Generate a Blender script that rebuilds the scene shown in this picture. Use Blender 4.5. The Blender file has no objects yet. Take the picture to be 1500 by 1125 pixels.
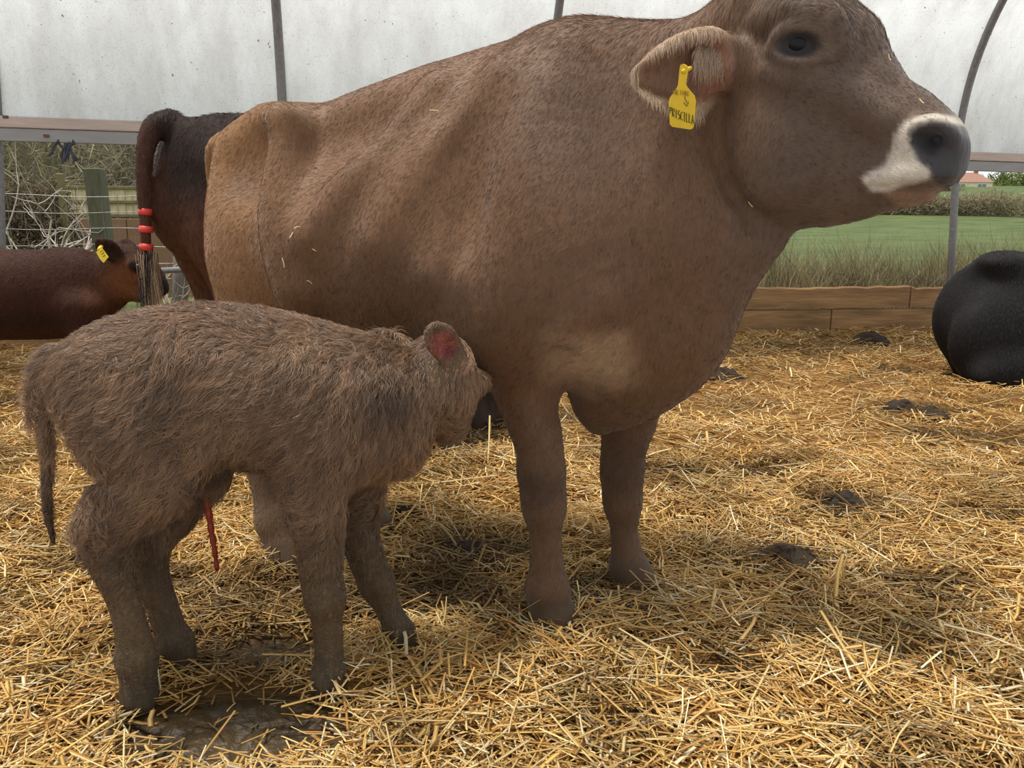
import bpy, math, random
import numpy as np

# ------------------------------------------------------------------ camera, sky, sun, exposure
scene = bpy.context.scene
col = scene.collection
CAM_H = 0.93
FPX = 1127.0
PITCH, ROLL = math.radians(10.9), math.radians(0.5)
_F = np.array([0, math.cos(PITCH), -math.sin(PITCH)])
_R0 = np.array([1.0, 0, 0]); _U0 = np.cross(_R0, _F)
_R = _R0 * math.cos(ROLL) + _U0 * math.sin(ROLL)
_U = _U0 * math.cos(ROLL) - _R0 * math.sin(ROLL)
_C = np.array([0, 0, CAM_H])
from mathutils import Matrix, Vector
cam_d = bpy.data.cameras.new('camera'); cam = bpy.data.objects.new('camera', cam_d); col.objects.link(cam)
cam_d.sensor_fit = 'HORIZONTAL'; cam_d.sensor_width = 36; cam_d.lens = 36 * FPX / 1500
cam_d.clip_start = 0.02; cam_d.clip_end = 600
cam.matrix_world = Matrix((( _R[0], _U[0], -_F[0], 0), (_R[1], _U[1], -_F[1], 0), (_R[2], _U[2], -_F[2], CAM_H), (0, 0, 0, 1)))
scene.camera = cam

world = bpy.data.worlds.new('overcast_sky'); scene.world = world; world.use_nodes = True
bg = world.node_tree.nodes['Background']
bg.inputs[0].default_value = (0.92, 0.955, 1.0, 1); bg.inputs[1].default_value = 0.85
sun_d = bpy.data.lights.new('sun', 'SUN'); sun = bpy.data.objects.new('sun', sun_d); col.objects.link(sun)
sun_d.energy = 3.7; sun_d.angle = math.radians(14); sun_d.color = (1.0, 0.955, 0.88)
_sd = Vector((0.26, 0.02, -1.0))            # direction the light travels
sun.rotation_euler = _sd.to_track_quat('-Z', 'Y').to_euler()
vs = scene.view_settings
vs.view_transform = 'Standard'; vs.look = 'None'; vs.gamma = 1; vs.use_curve_mapping = False
vs.exposure = 0.32
scene.cycles.max_bounces = 6; scene.cycles.transparent_max_bounces = 8

rng = np.random.default_rng(7)
random.seed(7)

# ------------------------------------------------------------------ helpers: pixels to places
def ray(px, py): return _F * FPX + _R * (px - 750) - _U * (py - 562.5)
def at(px, py, y):
    d = ray(px, py); return _C + d * (y / d[1])
def gnd(px, py, z=0.0):
    d = ray(px, py); return _C + d * ((z - CAM_H) / d[2])

def tag(o, label=None, cat=None, group=None, kind=None):
    if label: o['label'] = label
    if cat: o['category'] = cat
    if group: o['group'] = group
    if kind: o['kind'] = kind
    return o
def empty(name, loc=(0, 0, 0), rz=0.0):
    o = bpy.data.objects.new(name, None); col.objects.link(o)
    o.location = loc; o.rotation_euler = (0, 0, rz); o.empty_display_size = 0.05
    return o
def mesh_obj(name, V, Fc, mat=None, parent=None, smooth=False, colors=None):
    me = bpy.data.meshes.new(name)
    V = np.asarray(V, dtype=np.float32)
    if isinstance(Fc, np.ndarray):
        n, k = Fc.shape
        me.vertices.add(len(V)); me.vertices.foreach_set('co', V.ravel())
        me.loops.add(n * k); me.loops.foreach_set('vertex_index', Fc.astype(np.int32).ravel())
        me.polygons.add(n); me.polygons.foreach_set('loop_start', np.arange(0, n * k, k, dtype=np.int32))
        me.update(calc_edges=True); me.validate()
    else:
        me.from_pydata([tuple(v) for v in V], [], [tuple(f) for f in Fc]); me.update()
    if smooth: me.polygons.foreach_set('use_smooth', np.ones(len(me.polygons), dtype=bool))
    if colors is not None:
        a = me.color_attributes.new('col', 'FLOAT_COLOR', 'POINT')
        c = np.ones((len(V), 4), dtype=np.float32); c[:, :3] = colors
        a.data.foreach_set('color', c.ravel())
    o = bpy.data.objects.new(name, me); col.objects.link(o)
    if mat: me.materials.append(mat)
    if parent: o.parent = parent
    return o
def copy_obj(o, parent=None):
    c = o.copy(); col.objects.link(c); c.parent = parent
    return c

class MB:
    """collects simple solids into one mesh"""
    def __init__(s): s.V = []; s.F = []
    def add(s, V, Fc):
        b = len(s.V); s.V += [tuple(map(float, v)) for v in V]; s.F += [tuple(i + b for i in f) for f in Fc]; return s
    def box(s, lo, hi, bev=0.0):
        (x0, y0, z0), (x1, y1, z1) = lo, hi
        b = min(bev, (x1 - x0) * .3, (y1 - y0) * .3, (z1 - z0) * .3)
        if b <= 0:
            V = [(x0, y0, z0), (x1, y0, z0), (x1, y1, z0), (x0, y1, z0), (x0, y0, z1), (x1, y0, z1), (x1, y1, z1), (x0, y1, z1)]
            return s.add(V, [(0, 3, 2, 1), (4, 5, 6, 7), (0, 1, 5, 4), (1, 2, 6, 5), (2, 3, 7, 6), (3, 0, 4, 7)])
        V = []
        for z, i in ((z0, b), (z0 + b, 0), (z1 - b, 0), (z1, b)):
            V += [(x0 + i, y0 + i, z), (x1 - i, y0 + i, z), (x1 - i, y1 - i, z), (x0 + i, y1 - i, z)]
        Fc = [(3, 2, 1, 0), (12, 13, 14, 15)]
        for r in range(3):
            for q in range(4):
                a, c = r * 4 + q, r * 4 + (q + 1) % 4
                Fc.append((a, c, c + 4, a + 4))
        return s.add(V, Fc)
    def tube(s, pts, rad, n=8, cap=True):
        pts = [np.asarray(p, float) for p in pts]
        if np.isscalar(rad): rad = [rad] * len(pts)
        V = []; prev = None
        for i, p in enumerate(pts):
            t = pts[min(i + 1, len(pts) - 1)] - pts[max(i - 1, 0)]; t /= (np.linalg.norm(t) + 1e-9)
            if prev is None:
                a = np.cross(t, (0, 0, 1) if abs(t[2]) < .9 else (1, 0, 0))
            else: a = prev - t * np.dot(prev, t)
            a /= (np.linalg.norm(a) + 1e-9); prev = a; b = np.cross(t, a)
            for k in range(n):
                w = 2 * math.pi * k / n
                V.append(p + rad[i] * (a * math.cos(w) + b * math.sin(w)))
        Fc = []
        for i in range(len(pts) - 1):
            for k in range(n):
                Fc.append((i * n + k, i * n + (k + 1) % n, (i + 1) * n + (k + 1) % n, (i + 1) * n + k))
        if cap: Fc += [tuple(range(n))[::-1], tuple(range((len(pts) - 1) * n, len(pts) * n))]
        return s.add(V, Fc)
    def prism(s, poly, y0, y1):
        """polygon in x,z swept from y0 to y1"""
        n = len(poly)
        V = [(x, y0, z) for x, z in poly] + [(x, y1, z) for x, z in poly]
        Fc = [tuple(range(n)), tuple(range(n, 2 * n))[::-1]] + [(k, k + n, (k + 1) % n + n, (k + 1) % n) for k in range(n)]
        return s.add(V, Fc)
    def build(s, name, mat, parent=None, smooth=False, colors=None):
        return mesh_obj(name, np.array(s.V), s.F, mat, parent, smooth, colors)

# value noise on arrays of points
_NT = np.random.default_rng(3).random((32, 32, 32)).astype(np.float32)
def vnoise(P, scale):
    Q = np.asarray(P, dtype=np.float64) * scale
    i = np.floor(Q).astype(int); f = Q - i; f = f * f * (3 - 2 * f); i &= 31; j = (i + 1) & 31
    x0, y0, z0 = i[..., 0], i[..., 1], i[..., 2]; x1, y1, z1 = j[..., 0], j[..., 1], j[..., 2]
    fx, fy, fz = f[..., 0], f[..., 1], f[..., 2]
    c00 = _NT[x0, y0, z0] * (1 - fx) + _NT[x1, y0, z0] * fx; c10 = _NT[x0, y1, z0] * (1 - fx) + _NT[x1, y1, z0] * fx
    c01 = _NT[x0, y0, z1] * (1 - fx) + _NT[x1, y0, z1] * fx; c11 = _NT[x0, y1, z1] * (1 - fx) + _NT[x1, y1, z1] * fx
    return (c00 * (1 - fy) + c10 * fy) * (1 - fz) + (c01 * (1 - fy) + c11 * fy) * fz
def fbm(P, scale, oct=3):
    r = 0; a = .5; t = 0
    for o in range(oct): r = r + a * vnoise(P, scale * 2 ** o); t += a; a *= .5
    return r / t
def sstep(a, b, x):
    t = np.clip((x - a) / (b - a), 0, 1); return t * t * (3 - 2 * t)
def srgb(r, g, b):
    c = np.array([r, g, b], float) / 255
    return np.where(c <= .04045, c / 12.92, ((c + .055) / 1.055) ** 2.4)

# ------------------------------------------------------------------ materials
def mat_new(name):
    m = bpy.data.materials.new(name); m.use_nodes = True
    nt = m.node_tree; return m, nt, nt.nodes['Principled BSDF']
def mat_plain(name, c, rough=.6, metal=0.0, noise=0.0, nscale=20, bump=0.0, bscale=60, spec=.4, c2=None, stretch=None):
    m, nt, p = mat_new(name)
    p.inputs['Roughness'].default_value = rough; p.inputs['Metallic'].default_value = metal
    p.inputs['Specular IOR Level'].default_value = spec
    tc = nt.nodes.new('ShaderNodeTexCoord'); src = tc.outputs['Object']
    if stretch:
        mp = nt.nodes.new('ShaderNodeMapping'); mp.inputs['Scale'].default_value = stretch
        nt.links.new(src, mp.inputs[0]); src = mp.outputs[0]
    if noise or c2 is not None:
        n = nt.nodes.new('ShaderNodeTexNoise'); n.inputs['Scale'].default_value = nscale; n.inputs['Detail'].default_value = 6
        nt.links.new(src, n.inputs['Vector'])
        r = nt.nodes.new('ShaderNodeValToRGB'); c = np.array(c)
        if c2 is None: a, b = c * (1 - noise), np.minimum(c * (1 + noise), 1)
        else: a, b = c, np.array(c2)
        r.color_ramp.elements[0].position = .3; r.color_ramp.elements[1].position = .7
        r.color_ramp.elements[0].color = (*a, 1); r.color_ramp.elements[1].color = (*b, 1)
        nt.links.new(n.outputs['Fac'], r.inputs[0]); nt.links.new(r.outputs[0], p.inputs['Base Color'])
    else: p.inputs['Base Color'].default_value = (*c, 1)
    if bump:
        n2 = nt.nodes.new('ShaderNodeTexNoise'); n2.inputs['Scale'].default_value = bscale; n2.inputs['Detail'].default_value = 5
        nt.links.new(src, n2.inputs['Vector'])
        b = nt.nodes.new('ShaderNodeBump'); b.inputs['Strength'].default_value = bump; b.inputs['Distance'].default_value = .02
        nt.links.new(n2.outputs['Fac'], b.inputs['Height']); nt.links.new(b.outputs[0], p.inputs['Normal'])
    return m
def mat_attr(name, rough=.6, spec=.3, noise=.25, nscale=60, bump=.3, stretch=(1, 1, 1), sheen=0.0, transl=0.0):
    """colour from the mesh's own colour attribute, with a fine grain"""
    m, nt, p = mat_new(name)
    p.inputs['Roughness'].default_value = rough; p.inputs['Specular IOR Level'].default_value = spec
    a = nt.nodes.new('ShaderNodeAttribute'); a.attribute_name = 'col'
    tc = nt.nodes.new('ShaderNodeTexCoord'); mp = nt.nodes.new('ShaderNodeMapping'); mp.inputs['Scale'].default_value = stretch
    nt.links.new(tc.outputs['Object'], mp.inputs[0])
    n = nt.nodes.new('ShaderNodeTexNoise'); n.inputs['Scale'].default_value = nscale; n.inputs['Detail'].default_value = 6
    nt.links.new(mp.outputs[0], n.inputs['Vector'])
    if noise:
        mr = nt.nodes.new('ShaderNodeMapRange'); mr.inputs[1].default_value = .3; mr.inputs[2].default_value = .7
        mr.inputs[3].default_value = 1 - noise; mr.inputs[4].default_value = 1 + noise
        nt.links.new(n.outputs['Fac'], mr.inputs[0])
        mx = nt.nodes.new('ShaderNodeVectorMath'); mx.operation = 'SCALE'
        nt.links.new(a.outputs['Color'], mx.inputs[0]); nt.links.new(mr.outputs[0], mx.inputs['Scale'])
        nt.links.new(mx.outputs[0], p.inputs['Base Color'])
    else: nt.links.new(a.outputs['Color'], p.inputs['Base Color'])
    if bump:
        b = nt.nodes.new('ShaderNodeBump'); b.inputs['Strength'].default_value = bump; b.inputs['Distance'].default_value = .01
        nt.links.new(n.outputs['Fac'], b.inputs['Height']); nt.links.new(b.outputs[0], p.inputs['Normal'])
    if sheen:
        p.inputs['Sheen Weight'].default_value = sheen; p.inputs['Sheen Roughness'].default_value = .5
    if transl:
        t = nt.nodes.new('ShaderNodeBsdfTranslucent'); ms = nt.nodes.new('ShaderNodeMixShader'); ms.inputs[0].default_value = transl
        nt.links.new(a.outputs['Color'], t.inputs[0]); nt.links.new(p.outputs[0], ms.inputs[1]); nt.links.new(t.outputs[0], ms.inputs[2])
        nt.links.new(ms.outputs[0], nt.nodes['Material Output'].inputs[0])
    return m

# ------------------------------------------------------------------ implicit bodies (one continuous surface per animal)
def cat_rom(P, n):
    P = np.asarray(P, float); m = len(P)
    Q = np.vstack([2 * P[0] - P[1], P, 2 * P[-1] - P[-2]])
    out = []
    for i in range(m - 1):
        p0, p1, p2, p3 = Q[i:i + 4]
        for t in np.linspace(0, 1, n, endpoint=False):
            out.append(.5 * (2 * p1 + (p2 - p0) * t + (2 * p0 - 5 * p1 + 4 * p2 - p3) * t * t + (3 * p1 - p0 - 3 * p2 + p3) * t ** 3))
    out.append(P[-1]); return np.array(out)
class Field:
    def __init__(s, lo, hi, h):
        s.lo = np.array(lo, float); s.h = h
        s.n = np.ceil((np.array(hi) - s.lo) / h).astype(int) + 1
        s.F = np.full(s.n, .4, dtype=np.float32)
        s.ax = [(s.lo[i] + h * np.arange(s.n[i])).astype(np.float32) for i in range(3)]
    def _box(s, lo, hi):
        a = np.maximum(np.floor((np.asarray(lo) - s.lo) / s.h).astype(int), 0)
        b = np.minimum(np.ceil((np.asarray(hi) - s.lo) / s.h).astype(int) + 1, s.n)
        return a, b
    def _grid(s, a, b):
        return s.ax[0][a[0]:b[0], None, None], s.ax[1][None, a[1]:b[1], None], s.ax[2][None, None, a[2]:b[2]]
    def _merge(s, a, b, d, k, sub):
        sl = tuple(slice(a[i], b[i]) for i in range(3)); f = s.F[sl]
        if sub:
            d = -d; hh = np.maximum(k - np.abs(f - d), 0) / k; s.F[sl] = np.maximum(f, d) + hh * hh * k * .25
        else:
            hh = np.maximum(k - np.abs(f - d), 0) / k; s.F[sl] = np.minimum(f, d) - hh * hh * k * .25
    def ell(s, c, r, k=.05, axes=None, sub=False):
        """ellipsoid; axes: 3 row vectors"""
        c = np.asarray(c, float); r = np.asarray(r, float); m = r.max() + k + 2 * s.h
        a, b = s._box(c - m, c + m)
        if (b <= a).any(): return
        X, Y, Z = s._grid(a, b); X = X - np.float32(c[0]); Y = Y - np.float32(c[1]); Z = Z - np.float32(c[2])
        if axes is None: p = (X, Y, Z)
        else: p = [np.float32(A[0]) * X + np.float32(A[1]) * Y + np.float32(A[2]) * Z for A in axes]
        k0 = sum((q / np.float32(rr)) ** 2 for q, rr in zip(p, r)); k1 = sum((q / np.float32(rr * rr)) ** 2 for q, rr in zip(p, r))
        k0 = np.sqrt(k0); d = k0 * (k0 - 1) / np.maximum(np.sqrt(k1), 1e-4)
        s._merge(a, b, d, k, sub)
    def loft(s, pts, A, B=None, side=(0, 1, 0), k=.05, sub=False, n=4):
        """tapered elliptical tube through pts; A = half width along side, B = half height"""
        pts = np.asarray(pts, float); m = len(pts)
        A = np.full(m, A, float) if np.isscalar(A) else np.asarray(A, float)
        B = A if B is None else (np.full(m, B, float) if np.isscalar(B) else np.asarray(B, float))
        side = np.asarray(side, float)
        if side.ndim == 1: side = np.repeat(side[None], m, 0)
        D = np.hstack([pts, A[:, None], B[:, None], side])
        D = cat_rom(D, n) if m > 2 else np.vstack([D[0] + (D[1] - D[0]) * t for t in np.linspace(0, 1, n + 1)])
        D[:, 3:5] = np.maximum(D[:, 3:5], .002)
        mx = D[:, 3:5].max() + k + 2 * s.h
        a, b = s._box(D[:, :3].min(0) - mx, D[:, :3].max(0) + mx)
        if (b <= a).any(): return
        G = np.full(tuple(b - a), .6, dtype=np.float32)
        for P, Q in zip(D[:-1], D[1:]):
            mm = max(P[3], P[4], Q[3], Q[4]) + k + 2 * s.h
            aa, bb = s._box(np.minimum(P[:3], Q[:3]) - mm, np.maximum(P[:3], Q[:3]) + mm)
            X, Y, Z = s._grid(aa, bb); p0 = P[:3].astype(np.float32); v = (Q[:3] - P[:3]); L = np.linalg.norm(v)
            if L < 1e-6: continue
            t = (v / L).astype(np.float32)
            sd = (P[5:8] + Q[5:8]); sd = sd - t * np.dot(sd, t); sd /= np.linalg.norm(sd) + 1e-9; up = np.cross(t, sd)
            sd = sd.astype(np.float32); up = up.astype(np.float32)
            X = X - p0[0]; Y = Y - p0[1]; Z = Z - p0[2]
            w = X * t[0] + Y * t[1] + Z * t[2]; e = X * sd[0] + Y * sd[1] + Z * sd[2]; g = X * up[0] + Y * up[1] + Z * up[2]
            tt = np.clip(w / np.float32(L), 0, 1); w = w - tt * np.float32(L)
            ra = np.float32(P[3]) + tt * np.float32(Q[3] - P[3]); rb = np.float32(P[4]) + tt * np.float32(Q[4] - P[4]); rm = np.minimum(ra, rb)
            k0 = np.sqrt((e / ra) ** 2 + (g / rb) ** 2 + (w / rm) ** 2)
            k1 = np.sqrt((e / ra ** 2) ** 2 + (g / rb ** 2) ** 2 + (w / rm ** 2) ** 2)
            d = k0 * (k0 - 1) / np.maximum(k1, 1e-4)
            sl = tuple(slice(aa[i] - a[i], bb[i] - a[i]) for i in range(3))
            G[sl] = np.minimum(G[sl], d)
        s._merge(a, b, G, k, sub)
    def mesh(s, smooth=2):
        F = s.F; S = F < 0; n = s.n
        c = np.zeros(tuple(n - 1), dtype=np.uint8)
        for dx in (0, 1):
            for dy in (0, 1):
                for dz in (0, 1): c += S[dx:n[0] - 1 + dx, dy:n[1] - 1 + dy, dz:n[2] - 1 + dz]
        I = np.argwhere((c > 0) & (c < 8)); idx = np.full(c.shape, -1, dtype=np.int64); idx[I[:, 0], I[:, 1], I[:, 2]] = np.arange(len(I))
        cor = [(x, y, z) for x in (0, 1) for y in (0, 1) for z in (0, 1)]
        acc = np.zeros((len(I), 3)); cnt = np.zeros(len(I))
        for p in cor:
            for ax in range(3):
                if p[ax]: continue
                q = list(p); q[ax] = 1
                fa = F[I[:, 0] + p[0], I[:, 1] + p[1], I[:, 2] + p[2]]; fb = F[I[:, 0] + q[0], I[:, 1] + q[1], I[:, 2] + q[2]]
                m = (fa < 0) != (fb < 0); t = np.where(m, fa / np.where(m, fa - fb, 1), 0)
                pos = np.tile(np.array(p, float), (len(I), 1)); pos[:, ax] = t
                acc += pos * m[:, None]; cnt += m
        V = s.lo + s.h * (I + acc / cnt[:, None])
        Q = []
        for ax in range(3):
            sl0 = [slice(1, None)] * 3; sl1 = [slice(1, None)] * 3; sl0[ax] = slice(0, -1); sl1[ax] = slice(1, None)
            e0 = S[tuple(sl0)]; e1 = S[tuple(sl1)]
            J = np.argwhere(e0 != e1)
            off = np.ones(3, int); off[ax] = 0; J = J + off
            ok = np.all(J < (n - 1), axis=1); J = J[ok]
            u, w = [(1, 2), (2, 0), (0, 1)][ax]
            def cell(du, dw):
                K = J.copy(); K[:, u] -= du; K[:, w] -= dw; return idx[K[:, 0], K[:, 1], K[:, 2]]
            q = np.stack([cell(1, 1), cell(0, 1), cell(0, 0), cell(1, 0)], 1)
            inside = S[J[:, 0], J[:, 1], J[:, 2]]
            q[~inside] = q[~inside][:, ::-1]
            Q.append(q)
        Q = np.vstack(Q); Q = Q[(Q >= 0).all(1)]
        # keep the largest connected body only is not needed; relax the surface
        E = np.vstack([Q[:, [0, 1]], Q[:, [1, 2]], Q[:, [2, 3]], Q[:, [3, 0]]])
        for lam in [.5, -.52] * smooth:
            A = np.zeros_like(V); N = np.zeros(len(V))
            for i in range(3): A[:, i] = np.bincount(E[:, 0], V[E[:, 1], i], len(V)) + np.bincount(E[:, 1], V[E[:, 0], i], len(V))
            N = np.bincount(E[:, 0], minlength=len(V)) + np.bincount(E[:, 1], minlength=len(V))
            V = V + lam * (A / np.maximum(N, 1)[:, None] - V)
        return V, Q
def vnormals(V, Q):
    fn = np.cross(V[Q[:, 2]] - V[Q[:, 0]], V[Q[:, 3]] - V[Q[:, 1]])
    N = np.zeros_like(V)
    for k in range(4):
        for i in range(3): N[:, i] += np.bincount(Q[:, k], fn[:, i], len(V))
    return N / (np.linalg.norm(N, axis=1, keepdims=True) + 1e-12)

class Frame:
    """an animal's own frame: x forward, y away from the photographer's side, z up"""
    def __init__(s, O, deg):
        s.O = np.array([O[0], O[1], 0.0]); s.a = math.radians(deg)
        s.u = np.array([math.cos(s.a), math.sin(s.a), 0]); s.l = np.array([-math.sin(s.a), math.cos(s.a), 0])
    def loc(s, p):
        p = np.asarray(p) - s.O; return np.array([p @ s.u, p @ s.l, p[2]])
    def world(s, q): return s.O + s.u * q[0] + s.l * q[1] + np.array([0, 0, q[2]])
    def c(s, px, py, l=0.0):
        d = ray(px, py); t = (l - (_C - s.O) @ s.l) / (d @ s.l); return s.loc(_C + d * t)
    def root(s, name): return empty(name, s.O, s.a)

def paint(colr, P, c, r, target, w=1.0, soft=.5, axes=None, nz=.25, ns=18):
    d = (P - np.asarray(c)) / np.asarray(r)
    q = np.sqrt((d ** 2).sum(1)) + nz * (fbm(P, ns) - .5) * 2
    m = (w * (1 - sstep(1 - soft, 1 + soft * .3, q)))[:, None]
    return colr * (1 - m) + np.asarray(target) * m

# hair strands as curves growing from a body mesh
def hair(name, V, Q, N, colr, parent, mat, count, length, radius, flow, npts=4, lift=.35, wave=0.0, wscale=30, clump=0.0, cscale=.02, mask=None, droop=0.0, cvar=.25, seed=1, curl=0.0, tuft=0.0, jit=.12):
    r = np.random.default_rng(seed)
    T = np.vstack([Q[:, [0, 1, 2]], Q[:, [0, 2, 3]]])
    ar = np.linalg.norm(np.cross(V[T[:, 1]] - V[T[:, 0]], V[T[:, 2]] - V[T[:, 0]]), axis=1)
    if mask is not None: ar = ar * mask[T].mean(1)
    cs = np.cumsum(ar); t = np.searchsorted(cs, r.random(count) * cs[-1]); t = np.minimum(t, len(T) - 1)
    b = r.random((count, 2)); f = b.sum(1) > 1; b[f] = 1 - b[f]
    w = np.stack([1 - b.sum(1), b[:, 0], b[:, 1]], 1)[:, :, None]
    P = (V[T[t]] * w).sum(1); Nn = (N[T[t]] * w).sum(1); Nn /= np.linalg.norm(Nn, axis=1, keepdims=True) + 1e-9
    C = (colr[T[t]] * w).sum(1)
    L = length(P, Nn) if callable(length) else np.full(count, length)
    L = L * r.uniform(.6, 1.25, count)
    D = flow(P, Nn)
    if clump:                                   # strands of one lock share direction
        key = np.floor(P / cscale + fbm(P, 25)[:, None] * .8).astype(np.int64)
        hsh = (key[:, 0] * 73856093 ^ key[:, 1] * 19349663 ^ key[:, 2] * 83492791) & 0xffff
        rv = np.random.default_rng(seed + 9).normal(size=(65536, 3)); D = D + clump * rv[hsh]
        lock = np.random.default_rng(seed + 5).uniform(.62, 1.38, 65536)[hsh]
        _, inv = np.unique(hsh, return_inverse=True); ct = np.bincount(inv)
        cen = np.stack([np.bincount(inv, P[:, i]) / ct for i in range(3)], 1)[inv]; sprd = P - cen; far_ = np.linalg.norm(sprd, axis=1) > cscale * 1.6; sprd[far_] = 0
    else: lock = np.ones(count)
    if wave:
        D = D + wave * np.stack([fbm(P + o, wscale) - .5 for o in (0, 7.3, 13.1)], 1) * 4
    D = D - Nn * (D * Nn).sum(1, keepdims=True); D /= np.linalg.norm(D, axis=1, keepdims=True) + 1e-9
    D = D + Nn * lift + r.normal(size=D.shape) * jit; D /= np.linalg.norm(D, axis=1, keepdims=True)
    S = np.cross(D, Nn); S /= np.linalg.norm(S, axis=1, keepdims=True) + 1e-9
    ph = lock * 20 + r.normal(size=count) * .4
    pts = np.zeros((count, npts, 3), dtype=np.float32)
    for i in range(npts):
        s_ = i / (npts - 1)
        o = D * (L * s_)[:, None] - Nn * (L * .55 * lift * s_ * s_)[:, None]
        if curl: o = o + S * (L * curl * np.sin(ph + s_ * 7) * s_)[:, None] + Nn * (L * curl * .5 * np.cos(ph + s_ * 7) * s_)[:, None]
        if droop: o[:, 2] -= L * droop * s_ * s_
        pts[:, i] = P + o if not tuft else P + o - sprd * (tuft * s_ ** .8)
    cc = np.clip(C * (lock * r.uniform(1 - cvar, 1 + cvar, count))[:, None], 0, 1)
    return strands(name, pts, radius, cc, parent, mat)
def strands(name, pts, radius, cols, parent, mat):
    count, npts = pts.shape[:2]; pts = pts.astype(np.float32)
    hc = bpy.data.hair_curves.new(name); hc.add_curves([npts] * count)
    hc.attributes['position'].data.foreach_set('vector', pts.ravel())
    rad = np.tile(np.linspace(1, .25, npts), (count, 1)) * radius
    if 'radius' not in hc.attributes: hc.attributes.new('radius', 'FLOAT', 'POINT')
    hc.attributes['radius'].data.foreach_set('value', rad.astype(np.float32).ravel())
    a = hc.attributes.new('col', 'FLOAT_COLOR', 'CURVE'); cc = np.ones((count, 4), dtype=np.float32)
    cc[:, :3] = cols; a.data.foreach_set('color', cc.ravel())
    hc.materials.append(mat)
    o = bpy.data.objects.new(name, hc); col.objects.link(o); o.parent = parent; o['kind'] = 'stuff'
    return o
# ------------------------------------------------------------------ the polytunnel
WA = math.radians(12.4); WO = np.array([0, 7.148, 0.0]); W_D = np.array([math.cos(WA), math.sin(WA), 0]); W_N = np.array([-math.sin(WA), math.cos(WA), 0])
def wall_at(px, py, off=0.0):
    """place on the side wall under a pixel: distance along the wall, height"""
    d = ray(px, py); t = ((WO - _C) @ W_N + off) / (d @ W_N); p = _C + d * t
    return (p - WO) @ W_D, p[2]
def wall_obj(o): o.location = tuple(WO); o.rotation_euler = (0, 0, WA); return o

M_STEEL = mat_plain('galvanised_steel', srgb(126, 124, 122), rough=.5, metal=.55, noise=.18, nscale=30, bump=.1)
M_RAILT = mat_plain('rail_timber', srgb(176, 158, 146), rough=.7, noise=.14, nscale=14, bump=.2, stretch=(.15, 1, 1))
M_RAILG = mat_plain('rail_grey', srgb(140, 138, 134), rough=.6, noise=.10, nscale=20, stretch=(.2, 1, 1))
M_RUST = mat_plain('rust', srgb(104, 72, 54), rough=.8, noise=.3)
M_BOARD = mat_plain('weathered_board', srgb(118, 88, 56), rough=.85, c2=srgb(160, 124, 82), nscale=5, bump=.5, bscale=18, stretch=(.35, 1, 2.2))

def mat_sheet():
    m, nt, p = mat_new('polythene_sheet')
    p.inputs['Base Color'].default_value = (.78, .80, .80, 1); p.inputs['Roughness'].default_value = .45
    tc = nt.nodes.new('ShaderNodeTexCoord')
    n1 = nt.nodes.new('ShaderNodeTexNoise'); n1.inputs['Scale'].default_value = 3.2; n1.inputs['Detail'].default_value = 9; n1.inputs['Roughness'].default_value = .7
    mp = nt.nodes.new('ShaderNodeMapping'); mp.inputs['Scale'].default_value = (1, 1, .35)
    nt.links.new(tc.outputs['Object'], mp.inputs[0]); nt.links.new(mp.outputs[0], n1.inputs['Vector'])
    r1 = nt.nodes.new('ShaderNodeValToRGB'); r1.color_ramp.elements[0].position = .28; r1.color_ramp.elements[1].position = .62
    r1.color_ramp.elements[0].color = (*srgb(202, 200, 196), 1); r1.color_ramp.elements[1].color = (*srgb(232, 233, 233), 1)
    nt.links.new(n1.outputs['Fac'], r1.inputs[0])
    n2 = nt.nodes.new('ShaderNodeTexNoise'); n2.inputs['Scale'].default_value = 26; n2.inputs['Detail'].default_value = 3      # algae and dirt specks
    nt.links.new(tc.outputs['Object'], n2.inputs['Vector'])
    r2 = nt.nodes.new('ShaderNodeValToRGB'); r2.color_ramp.elements[0].position = .715; r2.color_ramp.elements[1].position = .735
    r2.color_ramp.elements[0].color = (1, 1, 1, 1); r2.color_ramp.elements[1].color = (.34, .31, .27, 1)
    nt.links.new(n2.outputs['Fac'], r2.inputs[0])
    n3 = nt.nodes.new('ShaderNodeTexNoise'); n3.inputs['Scale'].default_value = 85; n3.inputs['Detail'].default_value = 2
    nt.links.new(tc.outputs['Object'], n3.inputs['Vector'])
    r3 = nt.nodes.new('ShaderNodeValToRGB'); r3.color_ramp.elements[0].position = .56; r3.color_ramp.elements[1].position = .72
    r3.color_ramp.elements[0].color = (1, 1, 1, 1); r3.color_ramp.elements[1].color = (.80, .79, .76, 1)
    nt.links.new(n3.outputs['Fac'], r3.inputs[0])
    m1 = nt.nodes.new('ShaderNodeMixRGB'); m1.blend_type = 'MULTIPLY'; m1.inputs[0].default_value = 1
    m2 = nt.nodes.new('ShaderNodeMixRGB'); m2.blend_type = 'MULTIPLY'; m2.inputs[0].default_value = 1
    nt.links.new(r1.outputs[0], m1.inputs[1]); nt.links.new(r2.outputs[0], m1.inputs[2])
    nt.links.new(m1.outputs[0], m2.inputs[1]); nt.links.new(r3.outputs[0], m2.inputs[2])
    t = nt.nodes.new('ShaderNodeBsdfTranslucent'); ms = nt.nodes.new('ShaderNodeMixShader'); ms.inputs[0].default_value = .68
    nt.links.new(m2.outputs[0], t.inputs[0]); nt.links.new(m2.outputs[0], p.inputs['Base Color'])
    nt.links.new(p.outputs[0], ms.inputs[1]); nt.links.new(t.outputs[0], ms.inputs[2]); nt.links.new(ms.outputs[0], nt.nodes['Material Output'].inputs[0])
    return m
M_SHEET = mat_sheet()

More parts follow.
